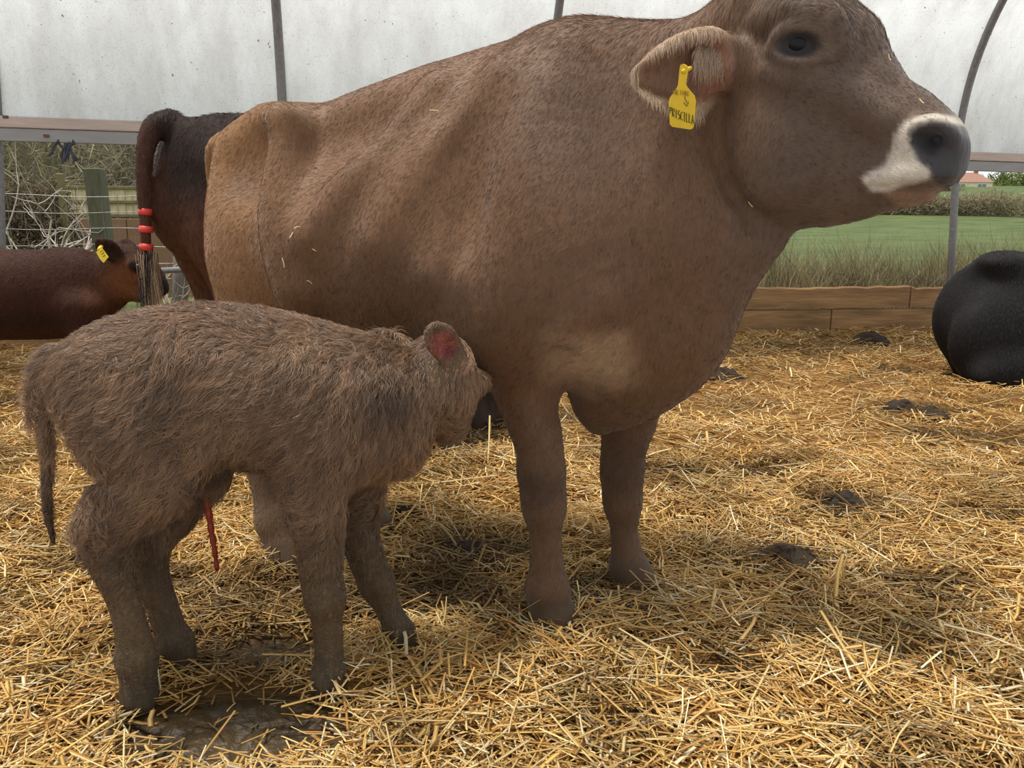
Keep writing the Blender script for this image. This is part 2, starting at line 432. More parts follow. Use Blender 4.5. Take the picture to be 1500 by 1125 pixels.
HOOP_R, HOOP_Z = 2.35, 1.72
def hoop_profile(phi, off=0.0): return (-(HOOP_R + off) * (1 - math.cos(phi)) + off, HOOP_Z + (HOOP_R + off) * math.sin(phi))
# sheet: inner side wall of the tunnel, slightly slack between the hoops
HX = [wall_at(px, py)[0] for px, py in ((2, 330), (413, 150), (808, 40), (1107, 380), (1397, 350))]
step_h = (HX[4] - HX[0]) / 4
HX = [HX[0] - 2 * step_h, HX[0] - step_h, *HX, HX[4] + step_h, HX[4] + 2 * step_h]
xs = np.linspace(HX[0], HX[-1], 160); ph = np.linspace(-.02, 1.25, 40)
V = []
for x in xs:
    for p_ in ph:
        t = (x - HX[0]) / step_h; sag = .05 * math.sin(math.pi * (t % 1)) * math.sin(min(1, max(0, p_) * 2) * 1.2)
        y, z = hoop_profile(max(p_, 0), .05 + sag)
        if p_ < 0: z = HOOP_Z - .02
        V.append((x, y, z))
n_p = len(ph); Fq = [(i * n_p + j, (i + 1) * n_p + j, (i + 1) * n_p + j + 1, i * n_p + j + 1) for i in range(len(xs) - 1) for j in range(n_p - 1)]
sheet = wall_obj(mesh_obj('wall_back', V, Fq, M_SHEET, None, True)); tag(sheet, kind='structure', label='dirty white polythene sheet of the curved tunnel side')
lab = ['grey steel tunnel post at the edge beside the clipped hedge', 'grey steel tunnel hoop rising behind the brown cow\'s rump', 'grey steel tunnel hoop rising behind the brown cow\'s withers',
       'grey steel tunnel post showing below the brown cow\'s throat', 'curved grey steel tunnel hoop rising from behind the cow\'s nose']
hoop_proto = None
for i, x in enumerate(HX):
    if i in (0, 1, 7, 8): continue
    if hoop_proto is None:
        mb = MB(); pr = [(0.0, 0, -.1), (0, 0, .9), (0, 0, HOOP_Z)] + [(0, *hoop_profile(p_)) for p_ in np.linspace(.05, 1.3, 26)]
        mb.tube(pr, .037, 12); hoop_proto = mb.build('tunnel_hoop', M_STEEL, None, True); o = hoop_proto
    else: o = copy_obj(hoop_proto)
    tl = {2: math.radians(4.5), 6: math.radians(-4.5)}.get(i, 0.0)      # the end legs stand a little out of true
    q = WO + W_D * (x - 1.3 * math.sin(tl)) + W_N * .045; o.location = tuple(q); o.rotation_euler = (0, tl, WA)
    tag(o, lab[i - 2], 'tunnel hoop', 'steel hoops of the tunnel')
# rail under the sheet
rail = wall_obj(empty('trim_1')); tag(rail, 'two-tone horizontal rail under the white sheet', kind='structure')
for i in range(len(HX) - 1):
    mb = MB(); mb.box((HX[i] + .004, -.055, 1.722), (HX[i + 1] - .004, -.005, 1.808), .006); mb.build('timber_rail', M_RAILT, rail)
    mb = MB(); mb.box((HX[i] + .004, -.045, 1.622), (HX[i + 1] - .004, -.008, 1.719), .004); mb.build('lower_rail', M_RAILG, rail)
mb = MB()
for x, z in ((wall_at(14, 186)[0], 1.80), (wall_at(72, 206)[0], 1.67)): mb.box((x - .02, -.060, z - .012), (x + .02, -.052, z + .01), .004)
mb.build('rust_plate', M_RUST, rail)
# kick boards along the foot of the wall, top edge gnawed by the cattle
boards = wall_obj(empty('board_wall')); tag(boards, 'two rows of brown kick boards along the foot of the tunnel wall', kind='structure')
jx = wall_at(1040, 440)[0]
def kick_board(x0, x1, z0, z1, gnaw, sd):
    n = max(8, int((x1 - x0) / .07)); r = np.random.default_rng(sd); V = []; Fb = []
    wob = fbm(np.stack([np.linspace(x0, x1, n + 1) * 3, np.full(n + 1, sd * 1.7), np.zeros(n + 1)], 1), 1.0) - .5
    for i in range(n + 1):
        x = x0 + (x1 - x0) * i / n; zt = z1 + gnaw * 2.2 * wob[i] + r.normal() * gnaw * .15
        V += [(x, -.055, z0), (x, 0, z0), (x, 0, zt), (x, -.03, zt + gnaw * .2), (x, -.055, zt - .012)]
    for i in range(n):
        for k in range(5): Fb.append((i * 5 + k, i * 5 + (k + 1) % 5, (i + 1) * 5 + (k + 1) % 5, (i + 1) * 5 + k))
    Fb += [(0, 4, 3, 2, 1), (n * 5, n * 5 + 1, n * 5 + 2, n * 5 + 3, n * 5 + 4)]
    return mesh_obj('board', V, Fb, M_BOARD, boards)
zb_ = wall_at(1200, 452)[1]; zt_ = wall_at(1200, 420)[1]
q = jx - step_h
for i in range(4):
    kick_board(q + .008, q + step_h * 1.0 - .008, zb_ + .008, zt_, .022, i + 1); q += step_h
q = jx - 4 * step_h - .9
for i in range(8):
    kick_board(q + .008, q + step_h * 1.0 - .008, -.08, zb_ - .006, .004, i + 11); q += step_h

# ------------------------------------------------------------------ outside: field, hedges, houses, fence
TK = [(0, -.10), (9, -.05), (14, .0), (20, .10), (30, .48), (45, 1.25), (65, 2.8), (100, 5.6), (150, 9.9), (200, 13.9), (260, 20.5), (330, 23), (480, 20)]
def terrain(x, y): return np.interp(y, [a for a, b in TK], [b for a, b in TK]) + np.maximum(-np.asarray(x) - 10, 0) * np.clip(np.asarray(y) - 25, 0, 60) * .001
def mat_grass():
    m, nt, p = mat_new('pasture'); p.inputs['Roughness'].default_value = .8; p.inputs['Specular IOR Level'].default_value = .15
    tc = nt.nodes.new('ShaderNodeTexCoord'); mp = nt.nodes.new('ShaderNodeMapping'); mp.inputs['Scale'].default_value = (.5, 1, 1)
    nt.links.new(tc.outputs['Object'], mp.inputs[0])
    n = nt.nodes.new('ShaderNodeTexNoise'); n.inputs['Scale'].default_value = .7; n.inputs['Detail'].default_value = 12; n.inputs['Roughness'].default_value = .75
    nt.links.new(mp.outputs[0], n.inputs['Vector'])
    r = nt.nodes.new('ShaderNodeValToRGB'); e = r.color_ramp.elements
    e[0].position = .40; e[0].color = (*srgb(66, 78, 42), 1); e[1].position = .68; e[1].color = (*srgb(94, 106, 60), 1)
    nt.links.new(n.outputs['Fac'], r.inputs[0]); nt.links.new(r.outputs[0], p.inputs['Base Color'])
    b = nt.nodes.new('ShaderNodeBump'); b.inputs['Strength'].default_value = .4; b.inputs['Distance'].default_value = .15
    nt.links.new(n.outputs['Fac'], b.inputs['Height']); nt.links.new(b.outputs[0], p.inputs['Normal'])
    return m
M_GRASS = mat_grass()
ys = np.concatenate([np.linspace(5.4, 14, 10), np.geomspace(16, 480, 46)]); V = []; nx = 44
for y in ys:
    for i in range(nx):
        x = (i / (nx - 1) - .5) * (2.6 * y + 40); V.append((x, y, float(terrain(x, y)) + (.25 * math.sin(x * .11 + y * .07) * min(1, max(0, (y - 20) / 60)))))
# the field starts outside the wall: keep only what lies beyond it
Fq = [(i * nx + j, i * nx + j + 1, (i + 1) * nx + j + 1, (i + 1) * nx + j) for i in range(len(ys) - 1) for j in range(nx - 1)]
keep = [f_ for f_ in Fq if all((np.array(V[k]) - WO) @ W_N > -.4 for k in f_)]
fo = mesh_obj('field', V, keep, M_GRASS, None, True); tag(fo, 'green pasture rising behind the tunnel', kind='structure')

M_LEAF = mat_attr('twig_and_leaf', rough=.8, spec=.1, noise=0, bump=0, transl=.25)
M_BARK = mat_plain('bark_grey', srgb(120, 110, 98), rough=.9, noise=.25, nscale=30)
def blades(name, base, h, w, lean, cols, parent=None, bend=.25, mat=None, label=None):
    """thin upright bent blades, one mesh"""
    n = len(base); r = np.random.default_rng(len(name) + n); a = r.random(n) * 2 * math.pi
    d = np.stack([np.cos(a), np.sin(a), np.zeros(n)], 1); sd = np.stack([-np.sin(a + .8), np.cos(a + .8), np.zeros(n)], 1)
    up = np.array([0, 0, 1.0]); V = np.zeros((n, 5, 3))
    V[:, 0] = base - sd * w[:, None] / 2; V[:, 1] = base + sd * w[:, None] / 2
    mid = base + up * (h * .55)[:, None] + d * (lean * h * .35)[:, None]; top = base + up * (h * (1 - bend * r.random(n)))[:, None] + d * (lean * h)[:, None]
    V[:, 2] = mid + sd * w[:, None] * .4; V[:, 3] = mid - sd * w[:, None] * .4; V[:, 4] = top
    F1 = []; b = np.arange(n) * 5
    Q3 = np.vstack([np.stack([b, b + 1, b + 2], 1), np.stack([b, b + 2, b + 3], 1), np.stack([b + 3, b + 2, b + 4], 1)])
    o = mesh_obj(name, V.reshape(-1, 3), Q3, mat or M_LEAF, parent, False, np.repeat(cols, 5, 0))
    return o
def pick(cs, n, r, var=.18):
    cs = np.array(cs); c_ = cs[r.integers(0, len(cs), n)]; return np.clip(c_ * r.uniform(1 - var, 1 + var, (n, 1)), 0, 1)
# rough dead grass just outside the wall
r = np.random.default_rng(21); n = 44000
xx = r.uniform(-1.5, 11, n); off = r.uniform(.35, 4.0, n); B = WO + W_D * xx[:, None] + W_N * off[:, None]; B[:, 2] = terrain(B[:, 0], B[:, 1]) - .03
dens = fbm(B * (1, 1, 0), .8); keepm = r.random(n) < sstep(.30, .62, dens) + .25; B = B[keepm]; dens = dens[keepm]; n = len(B)
hh = r.uniform(.35, 1.05, n) * (.5 + 1.3 * dens)
tag(blades('rough_grass', B, hh, r.uniform(.003, .007, n), r.uniform(.08, .55, n), pick([srgb(172, 154, 118), srgb(152, 134, 102), srgb(124, 112, 78), srgb(104, 88, 70), srgb(112, 112, 74), srgb(86, 74, 58)], n, r, .25)),
    'tall dead grass and weeds outside the kick boards', kind='stuff')
def twig_cloud(center, rad, n, tw, ln, cs, r, up=.3):
    """a mass of short twigs filling an ellipsoid"""
    P = r.normal(size=(n, 3)); P /= np.linalg.norm(P, axis=1, keepdims=True); P *= (r.random(n) ** .45)[:, None]
    P = P * np.array(rad) * (1 + .35 * (fbm(P + r.random() * 9, 2.2) - .5))[:, None] + np.array(center)
    D = r.normal(size=(n, 3)); D[:, 2] += up * 2; D /= np.linalg.norm(D, axis=1, keepdims=True)
    S = np.cross(D, r.normal(size=(n, 3))); S /= np.linalg.norm(S, axis=1, keepdims=True) + 1e-9
    L = ln * r.uniform(.4, 1.4, n)[:, None]; W = tw * r.uniform(.5, 1.5, n)[:, None]
    V = np.stack([P - S * W / 2, P + S * W / 2, P + D * L + S * W * .2, P + D * L - S * W * .2], 1).reshape(-1, 3)
    Fq = np.arange(n * 4).reshape(n, 4); return V, Fq, np.repeat(pick(cs, n, r, .3), 4, 0)
def branches(root, height, spread, r, nb, rad, depth=2, tilt=.9):
    """bare branching stems as tubes in one mesh"""
    mb = MB()
    def grow(p, d, ln, rd, dep):
        pts = [p]; q = p.copy(); e = d.copy()
        for i in range(4):
            e = e + r.normal(size=3) * .16; e /= np.linalg.norm(e); q = q + e * ln / 4; pts.append(q.copy())
        mb.tube(pts, list(np.linspace(rd, rd * .45, 5)), 4, cap=False)
        if dep > 0:
            for k in range(r.integers(2, 5)):
                t = r.integers(1, 5); dd = e + r.normal(size=3) * tilt * .7; dd[2] = abs(dd[2]) * .8; dd /= np.linalg.norm(dd)
                grow(pts[t], dd, ln * r.uniform(.45, .75), rd * .5, dep - 1)
    for k in range(nb):
        a = r.random() * 6.28; d = np.array([math.cos(a) * spread, math.sin(a) * spread, 1.0]); d /= np.linalg.norm(d)
        grow(np.array(root, float), d, height * r.uniform(.7, 1.0), rad * r.uniform(.7, 1.1), depth)
    return mb
def _brambles():
    r = np.random.default_rng(91); VV, FF, CC_, o_ = [], [], [], 0
    for px in (1050, 1075, 1130, 1150, 1195, 1235, 1255, 1300, 1345, 1370, 1425, 1470, 1520):
        b = at(px, 405, 9.0 + r.random() * 1.6); s_ = r.uniform(.6, 1.2)
        V_, F_, C_ = twig_cloud((b[0], b[1], .22), (.30 * s_, .26, .34 * s_), 900, .006, .16, [srgb(110, 96, 78), srgb(136, 120, 98), srgb(84, 74, 56), srgb(98, 96, 64)], r, .7)
        VV.append(V_); FF.append(F_ + o_); CC_.append(C_); o_ += len(V_)
    o = mesh_obj('bramble_scrub', np.vstack(VV), np.vstack(FF), M_LEAF, None, False, np.vstack(CC_)); tag(o, 'low brown bramble scrub among the dead grass', kind='stuff')
_brambles()
def hedge(label, centers, n, tw, ln, cs, sd, group=None):
    r = np.random.default_rng(sd); VV, FF, CCc, o_ = [], [], [], 0
    for cc_, rr_ in centers:
        V_, F_, C_ = twig_cloud(cc_, rr_, n, tw, ln, cs, r); VV.append(V_); FF.append(F_ + o_); CCc.append(C_); o_ += len(V_)
    o = mesh_obj('hedge', np.vstack(VV), np.vstack(FF), M_LEAF, None, False, np.vstack(CCc)); tag(o, label, 'hedge', group); return o
BR = [srgb(146, 134, 110), srgb(166, 152, 126), srgb(122, 112, 90), srgb(146, 144, 108)]
def far(px, py, y, dz=0.0): p = at(px, py, y); return p
hc_ = []
for px in range(1195, 1470, 18):
    b = far(px, 315, 64); hc_.append(((b[0], b[1], float(terrain(b[0], 64)) + .75), (1.3, 1.0, 1.15 + .2 * math.sin(px))))
hedge('brown hedge crossing the green field below the cow\'s muzzle', hc_, 1500, .045, .38, BR, 3)
hc_ = []
for px in range(1502, 1600, 20):
    b = far(px, 315, 63); hc_.append(((b[0], b[1], float(terrain(b[0], 63)) + .8), (1.2, 1.0, 1.4)))
hedge('brown hedge end at the far edge of the field, above the black cow', hc_, 1300, .045, .38, BR, 4)
hc_ = []
for px in range(1100, 1392, 22):
    b = far(px, 300, 150); hc_.append(((b[0], b[1], float(terrain(b[0], 150)) + .3), (3.2, 2.0, .8)))
hedge('thin distant hedge line below the red-roofed house', hc_, 220, .22, 1.2, [srgb(128, 128, 92), srgb(140, 132, 104), srgb(150, 146, 84)], 5)
hc_ = []
for px in range(1460, 1600, 24):
    b = far(px, 280, 215); hc_.append(((b[0], b[1], float(terrain(b[0], 215)) + 1.0), (4.5, 2.0, 2.2)))
hedge('green hedge on the skyline beside the red-roofed house', hc_, 220, .3, 1.5, [srgb(122, 132, 74), srgb(104, 116, 66)], 6)
for i, (px, yy, hgt, lb) in enumerate(((1466, 240, 10.5, 'bare grey tree on the skyline beside the red-roofed house'), (1492, 250, 11, 'bare brown tree on the skyline at the edge of the picture'))):
    b = at(px, 275, yy); b[2] = float(terrain(b[0], yy)) - .2; r = np.random.default_rng(40 + i)
    t = empty('bare_tree', b); tag(t, lb, 'tree', 'bare trees on the skyline')
    branches((0, 0, 0), hgt * .55, .45, r, 5, .16, 2).build('branches', M_BARK, t)
    V_, F_, C_ = twig_cloud((0, 0, hgt * .62), (hgt * .34, hgt * .3, hgt * .30), 900, .035, .9, [srgb(150, 132, 124), srgb(132, 118, 112)], r)
    mesh_obj('twigs', V_, F_, M_LEAF, t, False, C_)['kind'] = 'stuff'
# house with red roof
M_CREAM = mat_plain('render_cream', srgb(226, 218, 186), rough=.9, noise=.05); M_ROOF = mat_plain('roof_red', srgb(142, 106, 92), rough=.85, noise=.15, nscale=3)
M_WHITE = mat_plain('white_paint', srgb(225, 225, 222), rough=.7); M_GLASS = mat_plain('dark_glass', srgb(120, 128, 132), rough=.15); M_SLATE = mat_plain('slate', srgb(120, 122, 126), rough=.7, noise=.1)
hb = at(1453, 279, 200); house = empty('house', (hb[0], hb[1], hb[2] - .4), -.12); tag(house, 'far cream house with a red tiled roof above the cow\'s nose', 'house')
sc_ = 200 / FPX; W_, D_, E_, R_ = 16.0, 7.0, 15.0 * sc_ * .9, 30.0 * sc_ * .95
MB().box((-W_, 0, -1), (0, D_, E_)).build('wall', M_CREAM, house)
ro = MB().add([(-W_ - .3, -.4, E_), (.3, -.4, E_), (.3, D_ + .4, E_), (-W_ - .3, D_ + .4, E_), (-W_ + 2, D_ / 2, R_), (-2.6, D_ / 2, R_)], [(0, 1, 5, 4), (2, 3, 4, 5), (1, 2, 5), (3, 0, 4), (3, 2, 1, 0)]).build('roof', M_ROOF, house)
MB().box((-3.2, D_ / 2 - .4, R_ - .6), (-2.4, D_ / 2 + .4, R_ + 1.0)).build('chimney', M_ROOF, house)
for x in (-3.6, -8.6, -12.5):
    w_ = MB().box((x, -.08, .3), (x + 2.2, .02, E_ - .3)).build('window', M_WHITE, house)
    for k in (0, 1): MB().box((x + .15 + k * 1.0, -.12, .45), (x + 1.0 + k * 1.05, -.06, E_ - .45)).build('pane', M_GLASS, w_)
hb = at(229, 273, 60); cot = empty('cottage', (hb[0], hb[1], hb[2]), .3); tag(cot, 'small white cottage gable far behind the timber fence', 'house')
MB().box((0, 0, -2), (3.5, 4, .75)).build('wall', M_WHITE, cot); MB().add([(-.15, -.15, .72), (3.7, -.15, .72), (3.7, 4.2, .72), (-.15, 4.2, .72), (.9, 2, 1.35), (3.7, 2, 1.35)], [(0, 1, 5, 4), (2, 3, 4, 5), (1, 2, 5), (3, 0, 4), (3, 2, 1, 0)]).build('roof', M_SLATE, cot)
MB().box((.2, -.05, .1), (.5, .02, .5)).build('window', M_GLASS, cot)

# woodland bank beyond the fence on the other side
wl = ['leafless olive thicket tree above the clipped hedge', 'leafless tree behind the twiggy bare shrub', 'leafless tree behind the square green post', 'leafless grey tree between post and hanging tail',
      'pale leafless tree behind the dark cow\'s tail', 'leafless tree behind the dark cow\'s rump', 'leafless tree behind the brown cow\'s rump']
for i, px in enumerate((-40, 45, 110, 165, 215, 270, 350)):
    yy = (26, 24, 27, 30, 33, 29, 30)[i]; b = at(px, 300, yy); b[2] = float(terrain(b[0], yy)) - .2; r = np.random.default_rng(60 + i)
    t = empty('thicket_tree', b); tag(t, wl[i], 'tree', 'leafless trees behind the fence')
    branches((0, 0, 0), 4.2, .55, r, 6, .09, 2).build('branches', M_BARK, t)
    cs = [[srgb(150, 144, 116), srgb(170, 162, 132), srgb(126, 120, 94)], [srgb(156, 148, 134), srgb(174, 166, 150), srgb(130, 124, 108)]][i > 2]
    V_, F_, C_ = twig_cloud((0, 0, 3.4), (2.6, 1.8, 3.6), 3600, .03, .55, cs, r)
    mesh_obj('twigs', V_, F_, M_LEAF, t, False, C_)['kind'] = 'stuff'
# a dark understorey so that the bank is not see-through
hc_ = []
for px in range(-120, 420, 40):
    b = at(px, 300, 36); hc_.append(((b[0], b[1], float(terrain(b[0], 36)) + 2.6), (3.0, 1.6, 4.2)))
hedge('dense leafless woodland edge filling the view above the timber fence', hc_, 1600, .09, .8, [srgb(134, 128, 106), srgb(152, 146, 122), srgb(112, 106, 86)], 7)

# timber fence: two rows of upright boards between rails
M_FENCE = mat_plain('fence_wood', srgb(178, 164, 120), rough=.85, c2=srgb(214, 202, 160), nscale=9, stretch=(3, 1, .5), bump=.3, bscale=30)
M_FENCED = mat_plain('fence_rail', srgb(118, 110, 74), rough=.85, noise=.2, nscale=10)
M_GREENP = mat_plain('post_green', srgb(84, 86, 66), rough=.9, c2=srgb(104, 104, 82), nscale=9, bump=.4, bscale=24, stretch=(3, 3, .6))
M_BROWNP = mat_plain('brown_panel', srgb(132, 100, 74), rough=.85, noise=.14, nscale=6, stretch=(.4, 1, 3))
fy = 12.0; f0, f1 = at(98, 276, fy), at(420, 276, fy); fence = empty('timber_fence', (f0[0], fy, 0)); tag(fence, 'pale timber fence of short upright boards behind the green post', 'fence')
z0, z1, z2 = at(200, 316, fy)[2], at(200, 296, fy)[2], at(200, 275, fy)[2]; bw = .125; nb = int((f1[0] - f0[0]) / bw); proto = None
for rw, (za, zc) in enumerate(((z0, z1), (z1, z2))):
    for i in range(nb):
        if proto is None: proto = MB().box((0, -.012, 0), (bw - .006, .012, z2 - z1 - .02), .003).build('board', M_FENCE, fence); o = proto
        else: o = copy_obj(proto, fence)
        o.location = (i * bw, (i % 2) * .012, za + .01)
for zz in (z0, z1, z2): MB().box((-.05, -.05, zz - .025), (nb * bw + .05, .03, zz + .022), .005).build('rail', M_FENCED, fence)
for i in range(0, nb + 1, 14): MB().box((i * bw - .05, .03, -.2), (i * bw + .05, .12, z2 + .1), .008).build('post', M_FENCED, fence)
panel = empty('brown_boarding', (f0[0], fy - .35, 0)); tag(panel, 'brown boarded yard panels below the pale timber fence', 'boarding')
zz = [-.1, .35, .72, z0 - .04]
for i in range(5):
    for k in range(3): MB().box((i * 1.05, -.02, zz[k]), (i * 1.05 + 1.03, .02, zz[k + 1] - .012), .006).build('panel', M_BROWNP, panel)
for i in (0, 2, 4): MB().box((i * 1.05 + .25, -.035, z0 - .36), (i * 1.05 + .75, -.015, z0 - .29), .004).build('slot', mat_plain('slot_dark', srgb(60, 50, 44)), panel)
def post(label, px0, px1, pyt, y, mat, lean=0.0, rnd=False):
    a, b = at(px0, pyt, y), at(px1, pyt, y); w = b[0] - a[0]; top = a[2]
    o = empty('fence_post', ((a[0] + b[0]) / 2, y, 0)); o.rotation_euler = (0, lean, .15); tag(o, label, 'post')
    if rnd: MB().tube([(0, 0, -.3), (.01, 0, .5), (0, 0, top)], [w * .55, w * .5, w * .46], 10).build('shaft', mat, o, True)
    else: MB().box((-w / 2, -w / 2, -.3), (w / 2, w / 2, top), .008).build('shaft', mat, o)
    return o, w, top
po, pw, pt = post('square mossy timber post in front of the pale fence', 134, 157, 247, 7.7, M_GREENP, -.03)
MB().tube([(-pw * .7, -pw * .55, pt - .6), (0, -pw * .62, pt - .61), (pw * .3, -pw * .56, pt - .58)], .006, 6).build('staple', M_STEEL, po)
post('leaning round grey post behind the dark cow\'s hind leg', 236, 258, 300, 7.5, mat_plain('grey_wood', srgb(112, 106, 96), rough=.9, noise=.2, nscale=12, bump=.4, stretch=(3, 3, .4)), .10, True)
post('thin pale stake behind the bare shrub', 84, 92, 254, 8.9, M_FENCED, .0)
p0, p1 = at(180, 399, 7.0), at(420, 388, 7.0)
tag(MB().tube([p0, (p0 + p1) / 2, p1], .028, 10).build('gate_rail', M_STEEL, None, True), 'galvanised pipe rail behind the dark brown calf\'s nose', 'rail')
# stock netting
net = empty('wire_fence', (0, 0, 0)); tag(net, 'galvanised stock netting outside the tunnel wall', 'fence')
a0, a1 = at(-60, 287, 7.5), at(300, 290, 7.5)
for k in range(6):
    z = 1.27 - k * .155; mb = MB(); pts = [(a0[0] + (a1[0] - a0[0]) * t, 7.5, z + .012 * math.sin(t * 9 + k)) for t in np.linspace(0, 1, 16)]
    mb.tube(pts, .0035, 4).build('line_wire', M_STEEL, net)
vw = MB()
for x in np.arange(a0[0], a1[0], .15): vw.tube([(x, 7.5, .3), (x + .01 * math.sin(x * 9), 7.5, .8), (x, 7.5, 1.28)], .0025, 4)
vw.build('stay_wires', M_STEEL, net)
# clipped hedge and the bare shrub
hc_ = []
for px in (-40, -10, 20, 50, 80):
    b = at(px, 310, 9.0); hc_.append(((b[0], 9.0, .80), (.24, .30, .74)))
hedge('clipped brown hedge beside the bare silvery shrub', hc_, 2600, .012, .12, [srgb(128, 112, 96), srgb(150, 134, 116), srgb(96, 84, 64), srgb(92, 90, 52), srgb(70, 62, 44)], 8)
b = at(62, 365, 8.0); r = np.random.default_rng(77); sh = empty('bare_shrub', (b[0], 8.0, .15)); tag(sh, 'bare silvery branching shrub behind the wire netting', 'shrub')
branches((0, 0, 0), 1.0, .38, r, 7, .020, 2, .8).build('branches', mat_plain('bark_silver', srgb(186, 176, 164), rough=.85, noise=.15), sh)
b = at(262, 420, 7.2); r = np.random.default_rng(78); sh = empty('bare_shrub', (b[0], 7.2, .0)); tag(sh, 'thin pale bare stems beside the leaning grey post', 'shrub')
branches((0, 0, 0), .55, .5, r, 6, .012, 2, .8).build('branches', mat_plain('bark_pale', srgb(190, 176, 156), rough=.85), sh)
r = np.random.default_rng(22); n = 2600; xx = r.uniform(-5.2, -1.4, n); off = r.uniform(.3, 2.2, n); B = WO + W_D * xx[:, None] + W_N * off[:, None]; B[:, 2] = -.1
tag(blades('dead_weeds', B, r.uniform(.15, .5, n), r.uniform(.005, .012, n), r.uniform(.1, .7, n), pick([srgb(168, 150, 118), srgb(146, 132, 100), srgb(104, 98, 66)], n, r)), 'dead weeds below the stock netting', kind='stuff')
# blue-black twine tatters hanging from the rail
x, z = wall_at(100, 212); mb = MB(); r = np.random.default_rng(5)
for k in range(7):
    q = np.array([x + r.normal() * .03, -.03, 1.66]); pts = [q.copy()]
    for j in range(4): q = q + (r.normal() * .03, r.normal() * .01, -.05 * r.uniform(.6, 1.2)); pts.append(q.copy())
    mb.tube(pts, [.009, .014, .008, .013, .004], 5)
tw = mb.build('twine_tatter', mat_plain('twine_blue', srgb(58, 60, 72), rough=.8), None); wall_obj(tw); tag(tw, 'dark blue twine tatters hanging below the rail', 'twine')
# ------------------------------------------------------------------ straw bed
MUD = [(gnd(335, 1072), .27, .15), (gnd(420, 955), .18, .06), (gnd(660, 640), .08, .05)]
SOIL_SHADE = [(gnd(430, 880), .34, .20), (gnd(330, 960), .25, .12), (gnd(600, 860), .30, .16), (gnd(690, 800), .22, .18), (gnd(240, 850), .16, .10), (gnd(120, 830), .15, .10), (gnd(1165, 830), .16, .10), (gnd(1230, 740), .16, .10), (gnd(1340, 860), .2, .08), (gnd(1000, 700), .25, .10), (gnd(1110, 690), .12, .1),  # soiled straw; the shade under cow and calf is painted in too
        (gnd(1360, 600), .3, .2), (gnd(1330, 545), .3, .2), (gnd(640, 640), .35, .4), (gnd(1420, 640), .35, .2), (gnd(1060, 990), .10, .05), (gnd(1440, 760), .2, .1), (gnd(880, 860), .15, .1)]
def patch(x, y, L):
    m = np.zeros(np.shape(x))
    for p, rx, ry in L:
        q = np.sqrt(((x - p[0]) / rx) ** 2 + ((y - p[1]) / ry) ** 2); m = np.maximum(m, 1 - sstep(.55, 1.25, q))
    return m
def fl_h(x, y):
    P = np.stack([x, y, np.zeros_like(x)], -1)
    return .08 * (fbm(P, 2.0, 3) - .5) + .055 * (fbm(P + 5, 6.5, 2) - .5) - .02 * patch(x, y, MUD)
def mat_floor():
    m, nt, p = mat_new('straw_bed'); p.inputs['Specular IOR Level'].default_value = .15
    a = nt.nodes.new('ShaderNodeAttribute'); a.attribute_name = 'col'
    tc = nt.nodes.new('ShaderNodeTexCoord'); out = None
    for ang, sc in ((.4, 1.0), (1.6, 1.2), (2.6, .9)):        # crossing straw-like streaks
        mp = nt.nodes.new('ShaderNodeMapping'); mp.inputs['Rotation'].default_value = (0, 0, ang); mp.inputs['Scale'].default_value = (14 * sc, 130 * sc, 1)
        n = nt.nodes.new('ShaderNodeTexNoise'); n.inputs['Scale'].default_value = 1; n.inputs['Detail'].default_value = 2; n.inputs['Distortion'].default_value = .6
        nt.links.new(tc.outputs['Object'], mp.inputs[0]); nt.links.new(mp.outputs[0], n.inputs['Vector'])
        if out is None: out = n.outputs['Fac']
        else:
            mx = nt.nodes.new('ShaderNodeMath'); mx.operation = 'MAXIMUM'; nt.links.new(out, mx.inputs[0]); nt.links.new(n.outputs['Fac'], mx.inputs[1]); out = mx.outputs[0]
    mr = nt.nodes.new('ShaderNodeMapRange'); mr.inputs[1].default_value = .42; mr.inputs[2].default_value = .78; mr.inputs[3].default_value = .45; mr.inputs[4].default_value = 1.25
    nt.links.new(out, mr.inputs[0]); vm = nt.nodes.new('ShaderNodeVectorMath'); vm.operation = 'SCALE'
    nt.links.new(a.outputs['Color'], vm.inputs[0]); nt.links.new(mr.outputs[0], vm.inputs['Scale']); nt.links.new(vm.outputs[0], p.inputs['Base Color'])
    b = nt.nodes.new('ShaderNodeBump'); b.inputs['Strength'].default_value = .8; b.inputs['Distance'].default_value = .02
    nt.links.new(out, b.inputs['Height']); nt.links.new(b.outputs[0], p.inputs['Normal'])
    mr2 = nt.nodes.new('ShaderNodeSeparateColor'); nt.links.new(a.outputs['Color'], mr2.inputs[0])
    mr3 = nt.nodes.new('ShaderNodeMapRange'); mr3.inputs[1].default_value = .03; mr3.inputs[2].default_value = .15; mr3.inputs[3].default_value = .35; mr3.inputs[4].default_value = .8
    nt.links.new(mr2.outputs[0], mr3.inputs[0]); nt.links.new(mr3.outputs[0], p.inputs['Roughness'])
    return m
gu = np.concatenate([np.linspace(-9.0, -2.2, 60), np.linspace(-2.16, 2.6, 160), np.linspace(2.65, 9.5, 60)]); gv = np.concatenate([np.linspace(.2, 3.5, 130), np.linspace(3.55, 10.5, 80)])
X, Y = np.meshgrid(gu, gv); Z = fl_h(X, Y); ins = ((np.stack([X, Y, 0 * X], -1) - WO) @ W_N)
V = np.stack([X, Y, Z], -1).reshape(-1, 3); nu = len(gu)
ii, jj = np.meshgrid(np.arange(len(gv) - 1), np.arange(nu - 1), indexing='ij'); a_ = (ii * nu + jj).ravel()
Fq = np.stack([a_, a_ + 1, a_ + nu + 1, a_ + nu], 1); Fq = Fq[(ins.ravel()[Fq] < .03).all(1)]
gold = srgb(138, 100, 52); soil_shade_c = srgb(84, 62, 36); mud_c = srgb(62, 50, 32)
